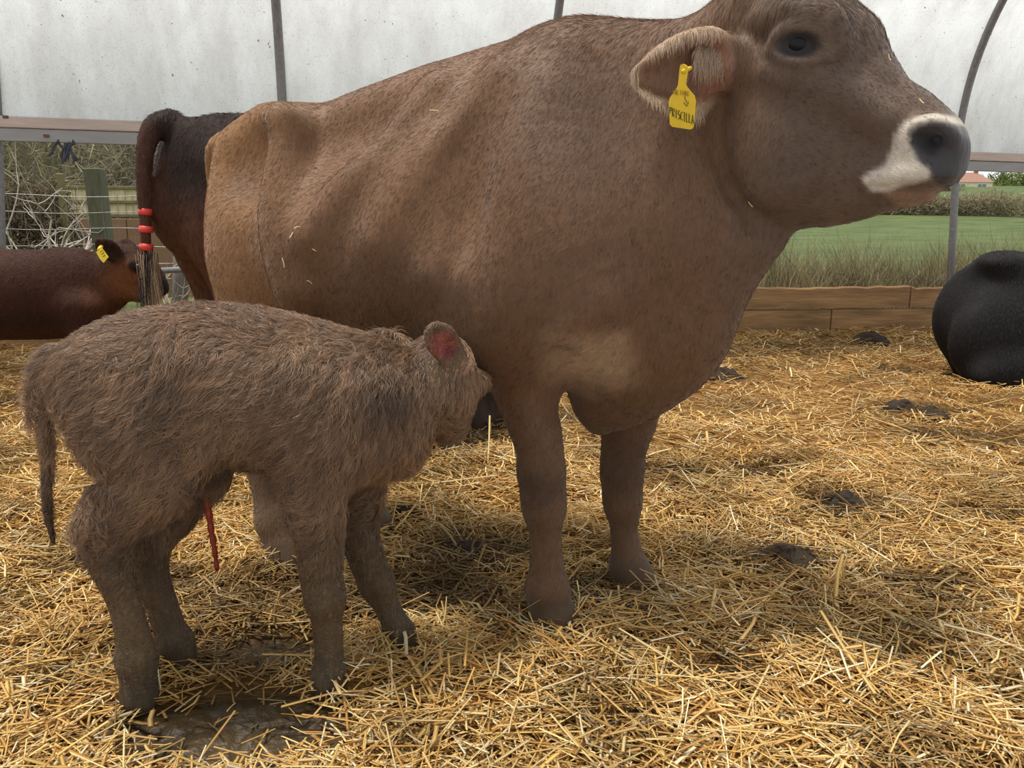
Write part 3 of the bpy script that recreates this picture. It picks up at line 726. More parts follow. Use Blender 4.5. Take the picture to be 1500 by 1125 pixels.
P3 = V * (1, 1, 0); sm = np.clip(patch(V[:, 0], V[:, 1], SOIL_SHADE) * .8 + .35 * sstep(.55, .75, fbm(P3, 1.6)), 0, 1)[:, None]; mm = patch(V[:, 0], V[:, 1], MUD)[:, None]
fc = gold * (1 - sm) + soil_shade_c * sm; fc = fc * (1 - mm) + mud_c * mm * (.8 + .4 * fbm(P3, 12)[:, None]) + fc * 0
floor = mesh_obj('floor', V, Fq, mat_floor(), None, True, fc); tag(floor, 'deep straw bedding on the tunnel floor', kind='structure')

M_STRAW = mat_attr('straw', rough=.55, spec=.3, noise=0, bump=0, transl=.18)
def straw_layer(name, n, dmin, dmax, power, lift, lmul, wmin, seed, label, upr=.16, dark=0.0, rare_p=.04):
    r = np.random.default_rng(seed)
    u = r.random(n); d = (dmin ** power + u * (dmax ** power - dmin ** power)) ** (1 / power)
    px = r.uniform(-640, 1860, n); x = (px - 750) / FPX * d * 1.03; y = d
    ok = ((np.stack([x, y, 0 * x], -1) - WO) @ W_N) < -.06; x, y, d = x[ok], y[ok], d[ok]
    md = patch(x, y, MUD); so = patch(x, y, SOIL_SHADE); P = np.stack([x, y, 0 * x], -1)
    soil_shade = np.clip(so * .8 + .35 * sstep(.55, .75, fbm(P, 1.6)), 0, 1)  # straw tint: real soiling plus painted shade beneath the animals
    soil_shade = np.clip(soil_shade + .45 * sstep(.56, .72, fbm(P + 2, 5.5, 2)), 0, 1)
    ok = r.random(len(x)) > md * .95 + so * .25; x, y, d, so, soil_shade = x[ok], y[ok], d[ok], so[ok], soil_shade[ok]; n = len(x)
    P = np.stack([x, y, 0 * x], -1)
    L = np.clip(r.lognormal(math.log(.062), .5, n), .02, .24) * lmul; W = np.maximum(r.uniform(.0022, .0060, n), d * wmin)
    wide = r.random(n) < .10; W[wide] *= 1.8
    flow = fbm(P + 3, 3.0) * 9; a = flow + r.normal(size=n) * 1.3; el = r.normal(size=n) * upr + .03
    rare = r.random(n) < rare_p; el[rare] += r.uniform(.15, .6, rare.sum())
    D = np.stack([np.cos(a) * np.cos(el), np.sin(a) * np.cos(el), np.sin(el)], 1)
    S = np.stack([-np.sin(a), np.cos(a), np.zeros(n)], 1); U = np.cross(D, S)
    cz = fl_h(x, y) + lift * r.random(n) ** 1.5 * (1 - .6 * so) + np.abs(np.sin(el)) * L * .42
    C0 = np.stack([x, y, cz], 1); bend = r.normal(size=n) * .05 * L
    kink = (r.random(n) < .15); bend[kink] *= 4
    V = np.zeros((n, 3, 3, 3))
    for i, t in enumerate((-.5, 0, .5)):
        c0 = C0 + D * (L * t)[:, None] + (S * .8 + U * .3) * (bend * (1 - 4 * t * t))[:, None]
        for k in range(3):
            w = 2 * math.pi * k / 3 + .5; V[:, i, k] = c0 + (S * math.cos(w) + U * math.sin(w) * .6) * (W / 2)[:, None]
    b = (np.arange(n) * 9)[:, None]; base = []
    for i in (0, 1):
        for k in range(3): base.append([i * 3 + k, i * 3 + (k + 1) % 3, (i + 1) * 3 + (k + 1) % 3, (i + 1) * 3 + k])
    Fq = (b[:, :, None] + np.array(base)[None]).reshape(-1, 4)
    cs = np.array([srgb(236, 194, 120), srgb(246, 216, 150), srgb(220, 172, 98), srgb(252, 234, 190), srgb(196, 144, 76), srgb(226, 186, 104)])
    cl = cs[r.choice(6, n, p=[.28, .2, .2, .1, .12, .1])] * r.uniform(.8, 1.15, (n, 1))
    bs = np.clip(soil_shade * r.uniform(.5, 1.25, n) + dark * r.random(n), 0, .92)[:, None]; cl = cl * (1 - bs) + srgb(92, 66, 34) * bs
    o = mesh_obj(name, V.reshape(-1, 3), Fq, M_STRAW, None, False, np.clip(np.repeat(cl, 9, 0), 0, 1)); tag(o, label, kind='stuff'); return o
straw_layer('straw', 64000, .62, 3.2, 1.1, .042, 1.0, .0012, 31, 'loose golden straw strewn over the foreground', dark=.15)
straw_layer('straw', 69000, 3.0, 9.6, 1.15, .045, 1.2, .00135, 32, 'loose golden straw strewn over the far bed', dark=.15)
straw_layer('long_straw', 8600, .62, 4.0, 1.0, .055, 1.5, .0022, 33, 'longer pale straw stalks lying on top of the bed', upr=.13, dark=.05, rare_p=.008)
# ------------------------------------------------------------------ the mother cow
M_COAT = mat_attr('cow_coat', rough=.62, spec=.25, noise=.10, nscale=90, bump=.25, stretch=(1, 1, .35), sheen=.15)
M_HAIR = mat_attr('hair_strand', rough=.55, spec=.3, noise=0, bump=0)
M_EYE = mat_plain('eye_wet', (.006, .005, .006), rough=.3, spec=.2)
M_TAG = mat_plain('tag_yellow', srgb(214, 178, 40), rough=.45, noise=.08, nscale=60)
M_INK = mat_plain('ink_marker', srgb(52, 46, 30), rough=.7)
M_INKF = mat_plain('ink_faded', srgb(140, 112, 40), rough=.7)

cow = Frame((.163, 1.905), -25)
c = cow.c
# the head turns a little further towards the photographer than the body
HD = math.radians(-8)
h_l = np.array([-math.sin(HD), math.cos(HD), 0.0])      # head's lateral axis in the cow's frame
h_o = c(1105, 60)
def hc(px, py, l=0.0):
    w0 = cow.loc(_C); d = ray(px, py); dl = np.array([d @ cow.u, d @ cow.l, d[2]])
    t = (l + (h_o - w0) @ h_l) / (dl @ h_l); return w0 + dl * t
def hmir(p): return p - 2 * ((p - h_o) @ h_l) * h_l
def ear_pts(s):
    p = [hc(1074, 95, -.11), hc(925, 108, -.27), hc(1010, 60, -.21)]
    return p if s < 0 else [hmir(q) for q in p]
def ear_uv(s, V):
    base, tip, up = ear_pts(s); ax = tip - base; ln = np.linalg.norm(ax); ax = ax / ln
    upv = up - (base + tip) / 2; upv = upv - ax * (upv @ ax); upv /= np.linalg.norm(upv); nv = np.cross(ax, upv)
    d = V - base; t = d @ ax / ln
    return t, (d @ upv) / np.interp(t, [0, .25, .5, .75, .93, 1.05], [.042, .074, .073, .052, .026, .012]), np.abs(d @ nv)
def build_cow_field(h):
    f = Field((-1.36, -.50, -.03), (1.0, .50, 1.60), h)
    # barrel
    u = [-.93, -.83, -.65, -.45, -.25, -.05, .10, .22]
    zt = [1.16, 1.17, 1.16, 1.20, 1.24, 1.25, 1.22, 1.12]
    zb = [.86, .74, .62, .58, .59, .62, .64, .68]
    w = [.15, .20, .285, .345, .355, .315, .26, .19]
    pts = [(a, 0, (t + b) / 2) for a, t, b in zip(u, zt, zb)]
    f.loft(pts, w, [(t - b) / 2 for t, b in zip(zt, zb)], k=.05)
    # spine ridge from tail head to withers
    f.loft([(-1.02, 0, 1.165), (-.96, 0, 1.17), (-.85, 0, 1.20), (-.70, 0, 1.195), (-.56, 0, 1.215), (-.30, 0, 1.265), (-.05, 0, 1.305), (.08, 0, 1.295), (.22, 0, 1.25)],
           [.07, .09, .13, .14, .15, .15, .12, .11, .10], [.06, .07, .085, .085, .095, .10, .10, .095, .10], k=.16)
    for s in (-1, 1):
        # hook bones, pin bones, thigh
        f.loft([(-.66, s * .255, 1.215), (-.685, s * .25, 1.20), (-.74, s * .20, 1.20), (-.86, s * .12, 1.21)], [.032, .045, .045, .04], k=.10)
        f.ell((-.955, s * .115, 1.15), (.055, .045, .05), k=.08)
        f.loft([(-.94, s * .12, 1.12), (-.95, s * .14, 1.02), (-.93, s * .16, .88)], [.05, .06, .07], k=.10)
        f.loft([(-.680, s * .255, 1.18), (-.685, s * .27, 1.08), (-.66, s * .29, .95), (-.62, s * .29, .80)], [.040, .045, .055, .06], k=.10)
        f.loft([(-.86, s * .10, 1.08), (-.855, s * .145, .98), (-.84, s * .165, .84), (-.86, s * .17, .70), (-.95, s * .165, .55), (-.975, s * .16, .46)],
               [.11, .12, .115, .09, .06, .048], [.11, .15, .165, .145, .085, .065], k=.08)
        # hind cannon and hoof
        hu = -.87 if s < 0 else -.80
        f.loft([(-.975, s * .16, .46), (-.95, s * .16, .38), (hu - .03, s * .16, .22), (hu, s * .16, .11)], [.05, .042, .036, .045], [.062, .05, .04, .05], k=.04)
        f.loft([(hu, s * .16, .11), (hu + .03, s * .16, .05), (hu + .05, s * .16, .0)], [.045, .052, .06], [.05, .06, .075], k=.03)
        # shoulder blade and point of the shoulder
        f.loft([(-.02, s * .12, 1.30), (-.06, s * .22, 1.10), (-.01, s * .265, .90), (.09, s * .25, .78)], [.07, .075, .075, .075], [.09, .13, .145, .10], k=.10)
        f.ell((-.10, s * .235, .76), (.15, .085, .15), k=.10)
    # ribs that show on the flank
    for (p0, p1, p2, r) in (((640, 135), (545, 235), (455, 345), .024), ((735, 120), (630, 235), (560, 350), .014), ((800, 150), (715, 280), (640, 400), .010)):
        for s in (-1, 1):
            q = [c(*p0, -.19), c(*p1, -.285), c(*p2, -.335)]
            q = [np.array([a[0], s * abs(a[1]), a[2]]) for a in q]
            f.loft(q, [r, r * 1.2, r * .5], k=.10)
    for s in (-1, 1):   # hollow in front of the hooks, hollow between hook and pin
        f.ell((-.53, s * .32, 1.215), (.13, .10, .07), k=.12, sub=True)
        f.ell((-.84, s * .285, 1.13), (.09, .10, .10), k=.10, sub=True)
        f.ell((-.14, s * .36, 1.12), (.05, .09, .22), k=.10, sub=True)
    # chest, brisket, dewlap
    f.loft([(.0, 0, .74), (.14, 0, .69), (.22, 0, .71)], [.17, .18, .14], [.12, .14, .14], k=.10)
    f.loft([c(905, 560), c(885, 585), c(880, 608)], [.10, .075, .05], [.12, .09, .05], k=.08)
    f.loft([c(960, 520, 0), c(1010, 450), c(1060, 385), c(1110, 335)], [.09, .075, .06, .06], [.10, .07, .06, .06], k=.09)
    # neck
    f.loft([(-.02, 0, 1.08), (.16, 0, 1.06), c(1035, 215), hc(1105, 165)], [.21, .16, .110, .085], [.28, .285, .225, .17], side=[(0, 1, 0), (0, 1, 0), (.07, 1, 0), h_l], k=.10)
    f.loft([(.02, 0, 1.32), c(960, 85), c(1040, 60), hc(1105, 25)], [.10, .075, .07, .08], [.07, .05, .05, .06], k=.08)
    # head: skull and lower jaw, top line T and jaw line J of the face
    T = [(1130, -42), (1195, 2), (1252, 60), (1298, 103), (1336, 127), (1362, 148)]
    J = [(1055, 185), (1105, 275), (1165, 332), (1222, 328), (1268, 312), (1312, 290)]
    a = [.095, .115, .110, .085, .072, .070]
    f.loft([hc(*(np.array(t) * .60 + np.array(j) * .40)) for t, j in zip(T, J)], a, [.10 * 0 + np.linalg.norm(hc(*t) - hc(*j)) * .40 for t, j in zip(T, J)], side=h_l, k=.05)
    a = [.05, .08, .088, .072, .056, .050]
    f.loft([hc(*(np.array(t) * .28 + np.array(j) * .72)) for t, j in zip(T, J)][1:], a[1:], [np.linalg.norm(hc(*t) - hc(*j)) * .28 for t, j in zip(T, J)][1:], side=h_l, k=.05)
    # flat broad forehead and poll
    f.loft([hc(1120, -20), hc(1185, 15), hc(1245, 60)], [.085, .105, .085], [.05, .05, .05], side=h_l, k=.06)
    # muzzle pad, nose, chin
    f.loft([hc(1318, 186), hc(1340, 210), hc(1362, 224)], [.068, .078, .078], [.064, .062, .056], side=h_l, k=.03)
    f.loft([hc(1388, 196), hc(1396, 216), hc(1394, 246)], [.055, .060, .05], [.024, .026, .026], side=h_l, k=.025)
    f.loft([hc(1290, 284), hc(1325, 285), hc(1356, 284)], [.046, .046, .042], [.022, .020, .018], side=h_l, k=.03)
    for s in (-1, 1):
        def m(px, py, l):
            p = hc(px, py, -abs(l)); return p if s < 0 else hmir(p)
        # cheek muscle, cheekbone, brow and lids
        f.ell(m(1130, 215, .085), (.095, .045, .12), k=.06)
        f.loft([m(1130, 105, .115), m(1175, 112, .118), m(1235, 140, .10), m(1290, 175, .08)], [.02, .024, .022, .018], k=.05)
        f.loft([m(1128, 30, .10), m(1165, 22, .12), m(1205, 36, .122), m(1226, 66, .108)], [.03, .040, .042, .028], k=.035)
        f.ell(m(1168, 64, .115), (.050, .032, .036), k=.03)
        f.loft([m(1128, 72, .138), m(1140, 50, .148), m(1164, 38, .152), m(1188, 47, .150), m(1212, 82, .134)], [.006, .010, .011, .010, .006], k=.012)
        f.loft([m(1128, 74, .138), m(1148, 86, .146), m(1178, 90, .146), m(1212, 84, .134)], [.006, .009, .009, .006], k=.012)
        f.ell(m(1168, 65, .160), (.036, .020, .0205), k=.008, sub=True)
        # crease behind the jaw, below the ear
        f.loft([m(1052, 150, .12), m(1050, 215, .125), m(1075, 285, .11), m(1130, 338, .07)], [.016, .018, .016, .012], k=.04, sub=True)
        f.loft([m(1100, 330, .10), m(1180, 300, .105), m(1260, 285, .085)], [.008, .010, .007], k=.03, sub=True)
        # nostril
        f.loft([m(1338, 212, .076), m(1345, 190, .080), m(1368, 183, .076), m(1388, 200, .062)], [.014, .018, .020, .018], k=.02)
        f.loft([m(1344, 200, .100), m(1358, 208, .092), m(1372, 218, .08)], [.016, .022, .017], [.016, .022, .018], k=.015, sub=True)
        f.loft([m(1358, 208, .095), m(1372, 205, .06)], [.018, .012], k=.01, sub=True)
        # lip and the line of the mouth
        f.loft([m(1280, 262, .058), m(1315, 258, .062), m(1350, 255, .062), m(1380, 258, .048)], [.018, .02, .02, .018], k=.03)
        f.loft([m(1272, 276, .072), m(1300, 277, .074), m(1335, 272, .075), m(1365, 271, .070), m(1392, 270, .045)], [.005, .007, .007, .007, .006], k=.012, sub=True)
    # tail root and tail hanging behind the far thigh
    f.loft([(-1.08, 0, 1.19), (-1.16, 0, 1.17), (-1.20, .03, 1.06), (-1.20, .05, .80), (-1.19, .05, .50)], [.05, .035, .028, .022, .016], k=.05)
    # udder
    f.ell((-.72, 0, .60), (.15, .14, .12), k=.08)
    # forelegs
    L = -.155
    f.loft([c(775, 440, L), c(765, 520, L), c(778, 600, L), c(790, 655, L), c(793, 695, L), c(797, 740, L)], [.075, .075, .062, .055, .056, .048], [.15, .108, .074, .058, .060, .046], k=.06)
    f.loft([c(820, 515, -.27), c(824, 545, -.245), c(822, 570, -.21), c(820, 600, -.17)], [.004, .014, .018, .022], k=.06, sub=True)
    f.loft([c(797, 740, L), c(799, 790, L), c(801, 835, L), c(802, 862, L)], [.042, .036, .040, .048], [.044, .039, .044, .052], k=.04)
    f.loft([c(802, 862, L), c(806, 888, L), c(812, 912, L)], [.046, .052, .062], [.05, .056, .068], k=.025)
    L = .155
    f.loft([c(920, 520, L), c(922, 600, L), c(914, 655, L), c(911, 695, L), c(912, 735, L)], [.075, .065, .058, .058, .048], [.11, .082, .062, .060, .046], k=.07)
    f.loft([c(912, 735, L), c(914, 775, L), c(918, 810, L), c(920, 828, L)], [.042, .038, .042, .046], [.042, .038, .042, .046], k=.04)
    f.loft([c(920, 828, L), c(926, 842, L), c(932, 858, L)], [.046, .052, .06], [.05, .058, .066], k=.025)
    for L, x, y in ((-.155, 812, 905), (.155, 930, 850)):     # cleft of the hooves
        p = c(x, y, L); f.loft([p + (.09, 0, -.02), p + (.06, 0, .045)], .008, k=.015, sub=True)
    # ears: leaf-shaped cups; near ear from the photograph, far ear mirrored
    for s in (-1, 1):
        base, tip, up = ear_pts(-1)
        if s > 0: base, tip, up = ear_pts(1)
        ax = tip - base; ln = np.linalg.norm(ax); ax /= ln
        upv = up - (base + tip) / 2; upv -= ax * (upv @ ax); upv /= np.linalg.norm(upv); nv = np.cross(ax, upv)
        if nv @ (cow.loc(_C) - base) < 0: nv = -nv
        if s > 0: nv = nv
        q = [base + ax * ln * t for t in (.0, .25, .5, .75, .93)]
        f.loft([p + upv * o for p, o in zip(q, (0, .004, .004, 0, -.004))], [.040, .072, .070, .050, .022], [.022, .026, .024, .018, .012], side=upv, k=.02)
        f.loft([p + nv * .026 + upv * o for p, o in zip(q, (0, .004, .004, 0, -.004))][:-1] + [q[-1] + nv * .02], [.022, .056, .056, .036, .012], [.020, .027, .026, .020, .012], side=upv, k=.01, sub=True)
        f.loft([base - ax * .06, base + ax * .02], .036, k=.035)
    return f
COW_H = 0.0075
fld = build_cow_field(COW_H)
V, Q = fld.mesh(2); del fld
N = vnormals(V, Q)
def cow_colors(V, N):
    n1 = fbm(V, 5)[:, None]; n2 = fbm(V * (1, 1, .5), 40)[:, None]
    base = srgb(110, 79, 53); tan = srgb(140, 101, 61); dark = srgb(90, 65, 46); grey = srgb(106, 88, 74)
    cl = np.tile(base, (len(V), 1))
    cl = cl * (.86 + .28 * n1)
    back = sstep(-.55, -1.0, V[:, 0])[:, None] * .85; cl = cl * (1 - back) + tan * back
    front = sstep(-.30, .05, V[:, 0])[:, None] * .5; cl = cl * (1 - front) + dark * front
    head = sstep(.30, .5, V[:, 0])[:, None] * .7; cl = cl * (1 - head) + srgb(82, 68, 57) * head  # head coat greyed, with a veil of haze painted into the colour
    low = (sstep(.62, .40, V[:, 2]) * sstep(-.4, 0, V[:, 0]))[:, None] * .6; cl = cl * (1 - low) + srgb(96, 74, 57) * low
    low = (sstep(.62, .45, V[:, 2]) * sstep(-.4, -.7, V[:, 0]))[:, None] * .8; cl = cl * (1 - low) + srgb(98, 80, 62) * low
    cl = paint(cl, V, c(872, 515, -.15), (.12, .22, .12), srgb(172, 146, 120), .85, .8)
    cl = paint(cl, V, c(680, 470, -.3), (.09, .2, .10), srgb(122, 98, 76), .5, .8)
    cl = paint(cl, V, c(790, 705, -.16), (.09, .12, .075), srgb(54, 40, 31), .6, .6)
    cl = paint(cl, V, c(925, 680, .155), (.08, .12, .12), srgb(58, 44, 34), .5, .6)
    cl = paint(cl, V, (-.86, -.25, 1.06), (.11, .2, .09), srgb(80, 57, 41), .5, .9)
    cl = paint(cl, V, c(600, 430, -.33), (.25, .2, .14), srgb(82, 60, 45), .45, .9)
    cl = paint(cl, V, c(850, 200, -.2), (.18, .3, .22), srgb(68, 51, 41), .4, .9)
    # white ring of the muzzle and slate-black nose, drawn in the plane of the face
    o_, e1, e2 = hc(1300, 200, -.07), None, None
    e1 = (hc(1400, 200, -.07) - o_) / 100; e2 = (hc(1300, 300, -.07) - o_) / 100
    G = np.linalg.inv(np.array([[e1 @ e1, e1 @ e2], [e1 @ e2, e2 @ e2]])); dV = V - o_; dV = dV - np.outer((dV @ h_l), h_l)
    o2 = np.stack([dV @ e1, dV @ e2], 1) @ G.T + (1300, 200)
    hm = (V[:, 0] > .35)[:, None]; jit = np.stack([fbm(V, 45) - .5, fbm(V + 4, 45) - .5], 1) * 7
    def region(poly, soft):
        p = np.array(poly, float); q = o2 + jit; d = np.full(len(V), 1e9); ins = np.zeros(len(V), bool)
        for a, b in zip(p, np.roll(p, -1, 0)):
            e = b - a; t = np.clip(((q - a) @ e) / (e @ e), 0, 1); d = np.minimum(d, np.linalg.norm(q - a - t[:, None] * e, axis=1))
            cr = ((a[1] > q[:, 1]) != (b[1] > q[:, 1])) & (q[:, 0] < (b[0] - a[0]) * (q[:, 1] - a[1]) / (b[1] - a[1] + 1e-9) + a[0]); ins ^= cr
        return sstep(-soft, soft, np.where(ins, d, -d))[:, None] * hm
    w_ = region([(1290, 280), (1385, 272), (1392, 285), (1370, 305), (1310, 300)], 6) * .85; cl = cl * (1 - w_) + srgb(128, 100, 78) * w_
    w_ = region([(1264, 262), (1275, 254), (1295, 244), (1306, 225), (1312, 200), (1324, 184), (1345, 174), (1370, 168), (1395, 168), (1412, 180), (1375, 200), (1350, 215), (1352, 238), (1366, 246), (1362, 262), (1325, 270), (1300, 280), (1275, 280), (1265, 272)], 5); cl = cl * (1 - w_) + srgb(190, 178, 162) * w_
    w_ = region([(1336, 194), (1350, 184), (1375, 180), (1400, 182), (1440, 190), (1440, 262), (1395, 274), (1370, 264), (1362, 244), (1345, 234), (1334, 212)], 5); cl = cl * (1 - w_) + srgb(58, 54, 54) * w_
    w_ = region([(1340, 198), (1352, 192), (1368, 200), (1376, 215), (1370, 228), (1352, 222), (1342, 210)], 4) * .8; cl = cl * (1 - w_) + srgb(34, 31, 31) * w_
    for q in (hc(1170, 65, -.145), hmir(hc(1170, 65, -.145))):
        cl = paint(cl, V, q, (.070, .05, .052), srgb(104, 87, 72), .5, .5)
        cl = paint(cl, V, q, (.050, .03, .030), srgb(34, 30, 30), .95, .4, nz=.05)
    # ears: pale rim, pink-brown inside
    for k in (-1, 1):
        t, a, b = ear_uv(k, V); on = sstep(.05, .2, t) * sstep(1.2, 1.1, t) * sstep(1.35, 1.2, np.abs(a)) * (b < .05)
        inn = on * sstep(.95, .7, np.abs(a)) * sstep(1.0, .88, t)
        w_ = (on * .9)[:, None]; cl = cl * (1 - w_) + srgb(164, 136, 110) * w_
        w_ = (inn * .9)[:, None]; cl = cl * (1 - w_) + srgb(112, 82, 66) * w_
        w_ = (inn * sstep(.45, .2, t) * .6)[:, None]; cl = cl * (1 - w_) + srgb(142, 92, 72) * w_
    # horn of the hooves
    hoof = sstep(.075, .055, V[:, 2])[:, None]; cl = cl * (1 - hoof) + srgb(88, 70, 53) * hoof
    cl = cl * (.92 + .16 * n2)
    return np.clip(cl * np.where((V[:, 0] < .36)[:, None], (.87, .84, .775), (.88, .88, .87)), 0, 1)
def hmirv(P): return P - 2 * ((P - h_o) @ h_l)[:, None] * h_l
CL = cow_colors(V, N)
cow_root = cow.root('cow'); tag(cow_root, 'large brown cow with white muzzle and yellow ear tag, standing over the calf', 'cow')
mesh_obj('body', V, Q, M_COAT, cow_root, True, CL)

for s_ in (-1, 1):
    p = hc(1170, 65, -.118); p = p if s_ < 0 else hmir(p)
    th = np.linspace(0, math.pi, 13); ph = np.linspace(0, 2 * math.pi, 24, endpoint=False)
    EV = [(p[0] + .031 * math.sin(a) * math.cos(b), p[1] + .031 * math.cos(a), p[2] + .027 * math.sin(a) * math.sin(b)) for a in th for b in ph]
    EF = [(i * 24 + j, i * 24 + (j + 1) % 24, (i + 1) * 24 + (j + 1) % 24, (i + 1) * 24 + j) for i in range(12) for j in range(24)]
    mesh_obj('eye', EV, EF, M_EYE, cow_root, True)['label'] = 'dark glossy eye'
# short coat
nose = np.linalg.norm((V - hc(1392, 215)) / (.075, .12, .07), axis=1)
eyeq = np.minimum(np.linalg.norm((V - hc(1170, 65, -.145)) / (.045, .04, .028), axis=1), np.linalg.norm((V - hmir(hc(1170, 65, -.145))) / (.045, .04, .028), axis=1))
msk = sstep(.05, .09, V[:, 2]) * sstep(.8, 1.15, nose) * sstep(.8, 1.1, eyeq)
def cow_flow(P, Nn):
    D = np.tile(np.array([-.62, 0, -.78]), (len(P), 1))
    nk = sstep(.05, .3, P[:, 0])[:, None]; D = D * (1 - nk) + np.array([-.25, 0, -.95]) * nk
    hd = sstep(.42, .55, P[:, 0])[:, None]; D = D * (1 - hd) + np.array([-.8, 0, .35]) * hd
    return D
def cow_len(P, Nn): return .010 + .010 * sstep(1.25, 1.36, P[:, 2]) * sstep(-.3, .1, P[:, 0]) - .003 * sstep(.5, .7, P[:, 0])
hair('coat', V, Q, N, CL * 1.3, cow_root, M_HAIR, 260000, cow_len, .00034, cow_flow, npts=3, lift=.12, wave=.06, wscale=6, clump=.03, cscale=.02, mask=msk, cvar=.3, seed=2)
# fringe of the ears
for s_ in (-1, 1):
    t, a, b = ear_uv(s_, V); mk = sstep(.2, .3, t) * (t < 1.15) * (np.abs(a) > .86) * (np.abs(a) < 1.3) * (b < .05)
    mk = np.maximum(mk, ((t > .95) & (t < 1.2) & (np.abs(a) < 1.4) & (b < .04)) * 1.0)
    if mk.sum() > 10:
        hair('ear_fringe', V, Q, N, np.tile(srgb(196, 172, 146), (len(V), 1)), cow_root, M_HAIR, 1500, .015, .00035, lambda P, Nn: np.tile(np.array([.1, 0, -.9]), (len(P), 1)) + Nn * .6, npts=5, lift=.4, mask=mk, cvar=.2, seed=6 + s_, droop=.3)
# long pale hairs at the ear opening
r = np.random.default_rng(8); n = 500
for s_ in (-1, 1):
    a = r.random(n); q = np.array([hc(1024 + 42 * x, 66 + 26 * y, -.140 - .055 * (1 - x)) for x, y in zip(r.random(n), r.random(n))]); 
    if s_ > 0: q = hmirv(q)
    d = np.stack([r.normal(size=n) * .12 - .1, -s_ * 0 - .12 * np.ones(n) * -s_ * -1, -np.ones(n)], 1); d /= np.linalg.norm(d, axis=1, keepdims=True); L = r.uniform(.025, .055, n)
    out = h_l * s_
    pts = np.stack([q + d * (L * t)[:, None] + out * (.022 * math.sin(t * 2.4)) for t in np.linspace(0, 1, 5)], 1)
    strands('ear_hair', pts, .00045, np.clip(srgb(176, 150, 126) * r.uniform(.7, 1.2, (n, 1)), 0, 1), cow_root, M_HAIR)
# ear tag with the name written on it
def tag_mesh(poly, fn, thick, nrm):
    n = len(poly); A = [fn(*p) + nrm * thick / 2 for p in poly]; B = [fn(*p) - nrm * thick / 2 for p in poly]
    return A + B, [tuple(range(n)), tuple(range(n, 2 * n))[::-1]] + [(k, k + n, (k + 1) % n + n, (k + 1) % n) for k in range(n)]
TL = -.262
tfn = lambda x, y: hc(x, y, TL + .02 * (y - 140) / 50.0)
poly = [(997, 95), (1001, 93.5), (1006, 96), (1008.5, 100), (1005, 124), (1007, 128), (1017.5, 141), (1019.5, 148), (1016.5, 184), (1015, 188), (1011, 189.5), (985, 185.5), (981.5, 182), (979.8, 150), (981.5, 143), (992, 128), (993.5, 124), (996, 99)]
nrm = np.cross(tfn(1010, 150) - tfn(990, 150), tfn(990, 180) - tfn(990, 150)); nrm /= np.linalg.norm(nrm)
if nrm @ (cow.loc(_C) - tfn(1000, 150)) < 0: nrm = -nrm
TV, TF = tag_mesh(poly, tfn, .0025, nrm); ear_tag = mesh_obj('ear_tag', TV, TF, M_TAG, cow_root); ear_tag['label'] = 'yellow plastic ear tag with the name PRISCILLA in black ink'
pin = MB(); q = tfn(1002, 104); pin.tube([q + nrm * .004, q - nrm * .03], [.0045, .0045], 10).build('pin', M_TAG, ear_tag, True)
GL = {'P': [[(0, 1), (0, 0)], [(0, 0), (.8, .05), (.8, .5), (0, .5)]], 'R': [[(0, 1), (0, 0), (.75, .08), (.7, .45), (0, .52), (.85, 1)]], 'I': [[(.4, 0), (.4, 1)]], 'S': [[(.85, .05), (.1, .1), (.15, .45), (.8, .55), (.8, .92), (0, 1)]],
      'C': [[(.85, .08), (.1, .2), (.05, .8), (.85, .95)]], 'L': [[(.1, 0), (.1, .98), (.85, .92)]], 'A': [[(0, 1), (.45, 0), (.9, 1)], [(.2, .62), (.75, .62)]], 'H': [[(0, 0), (0, 1)], [(.8, 0), (.8, 1)], [(0, .5), (.8, .5)]], 'E': [[(.8, 0), (0, 0), (0, 1), (.8, 1)], [(0, .5), (.6, .5)]], 'N': [[(0, 1), (0, 0), (.8, 1), (.8, 0)]]}
def write(word, x0, y0, x1, y1, hgt, mat, wd, name, hv=None):
    mb = MB(); n = len(word); cw = (x1 - x0) / n
    for i, ch in enumerate(word):
        ox = x0 + i * cw; oy = y0 + (y1 - y0) * i / max(1, n - 1); hh = hgt[i] if isinstance(hgt, (list, tuple)) else hgt
        for st in GL[ch]:
            pts = [tfn(ox + u * cw * .86, oy + v * hh) + nrm * .0022 for u, v in st]; mb.tube(pts, wd, 5)
    o = mb.build(name, mat, ear_tag); return o
write('PRISCILLA', 981.6, 157, 1017.6, 168, [9, 12, 13, 13, 14, 14, 14, 13, 13], M_INK, .00075, 'lettering')
write('HEINN', 987, 131, 1010, 133, [7, 7, 7, 7, 8], M_INKF, .0006, 'faded_lettering')
mb = MB(); mb.tube([tfn(1003, 141) + nrm * .002, tfn(1006.5, 150) + nrm * .002], .0011, 5); mb.tube([tfn(1002, 150) + nrm * .002, tfn(1006.5, 155.5) + nrm * .002, tfn(1009, 149) + nrm * .002], .0011, 5); mb.build('faded_arrow', M_INKF, ear_tag)
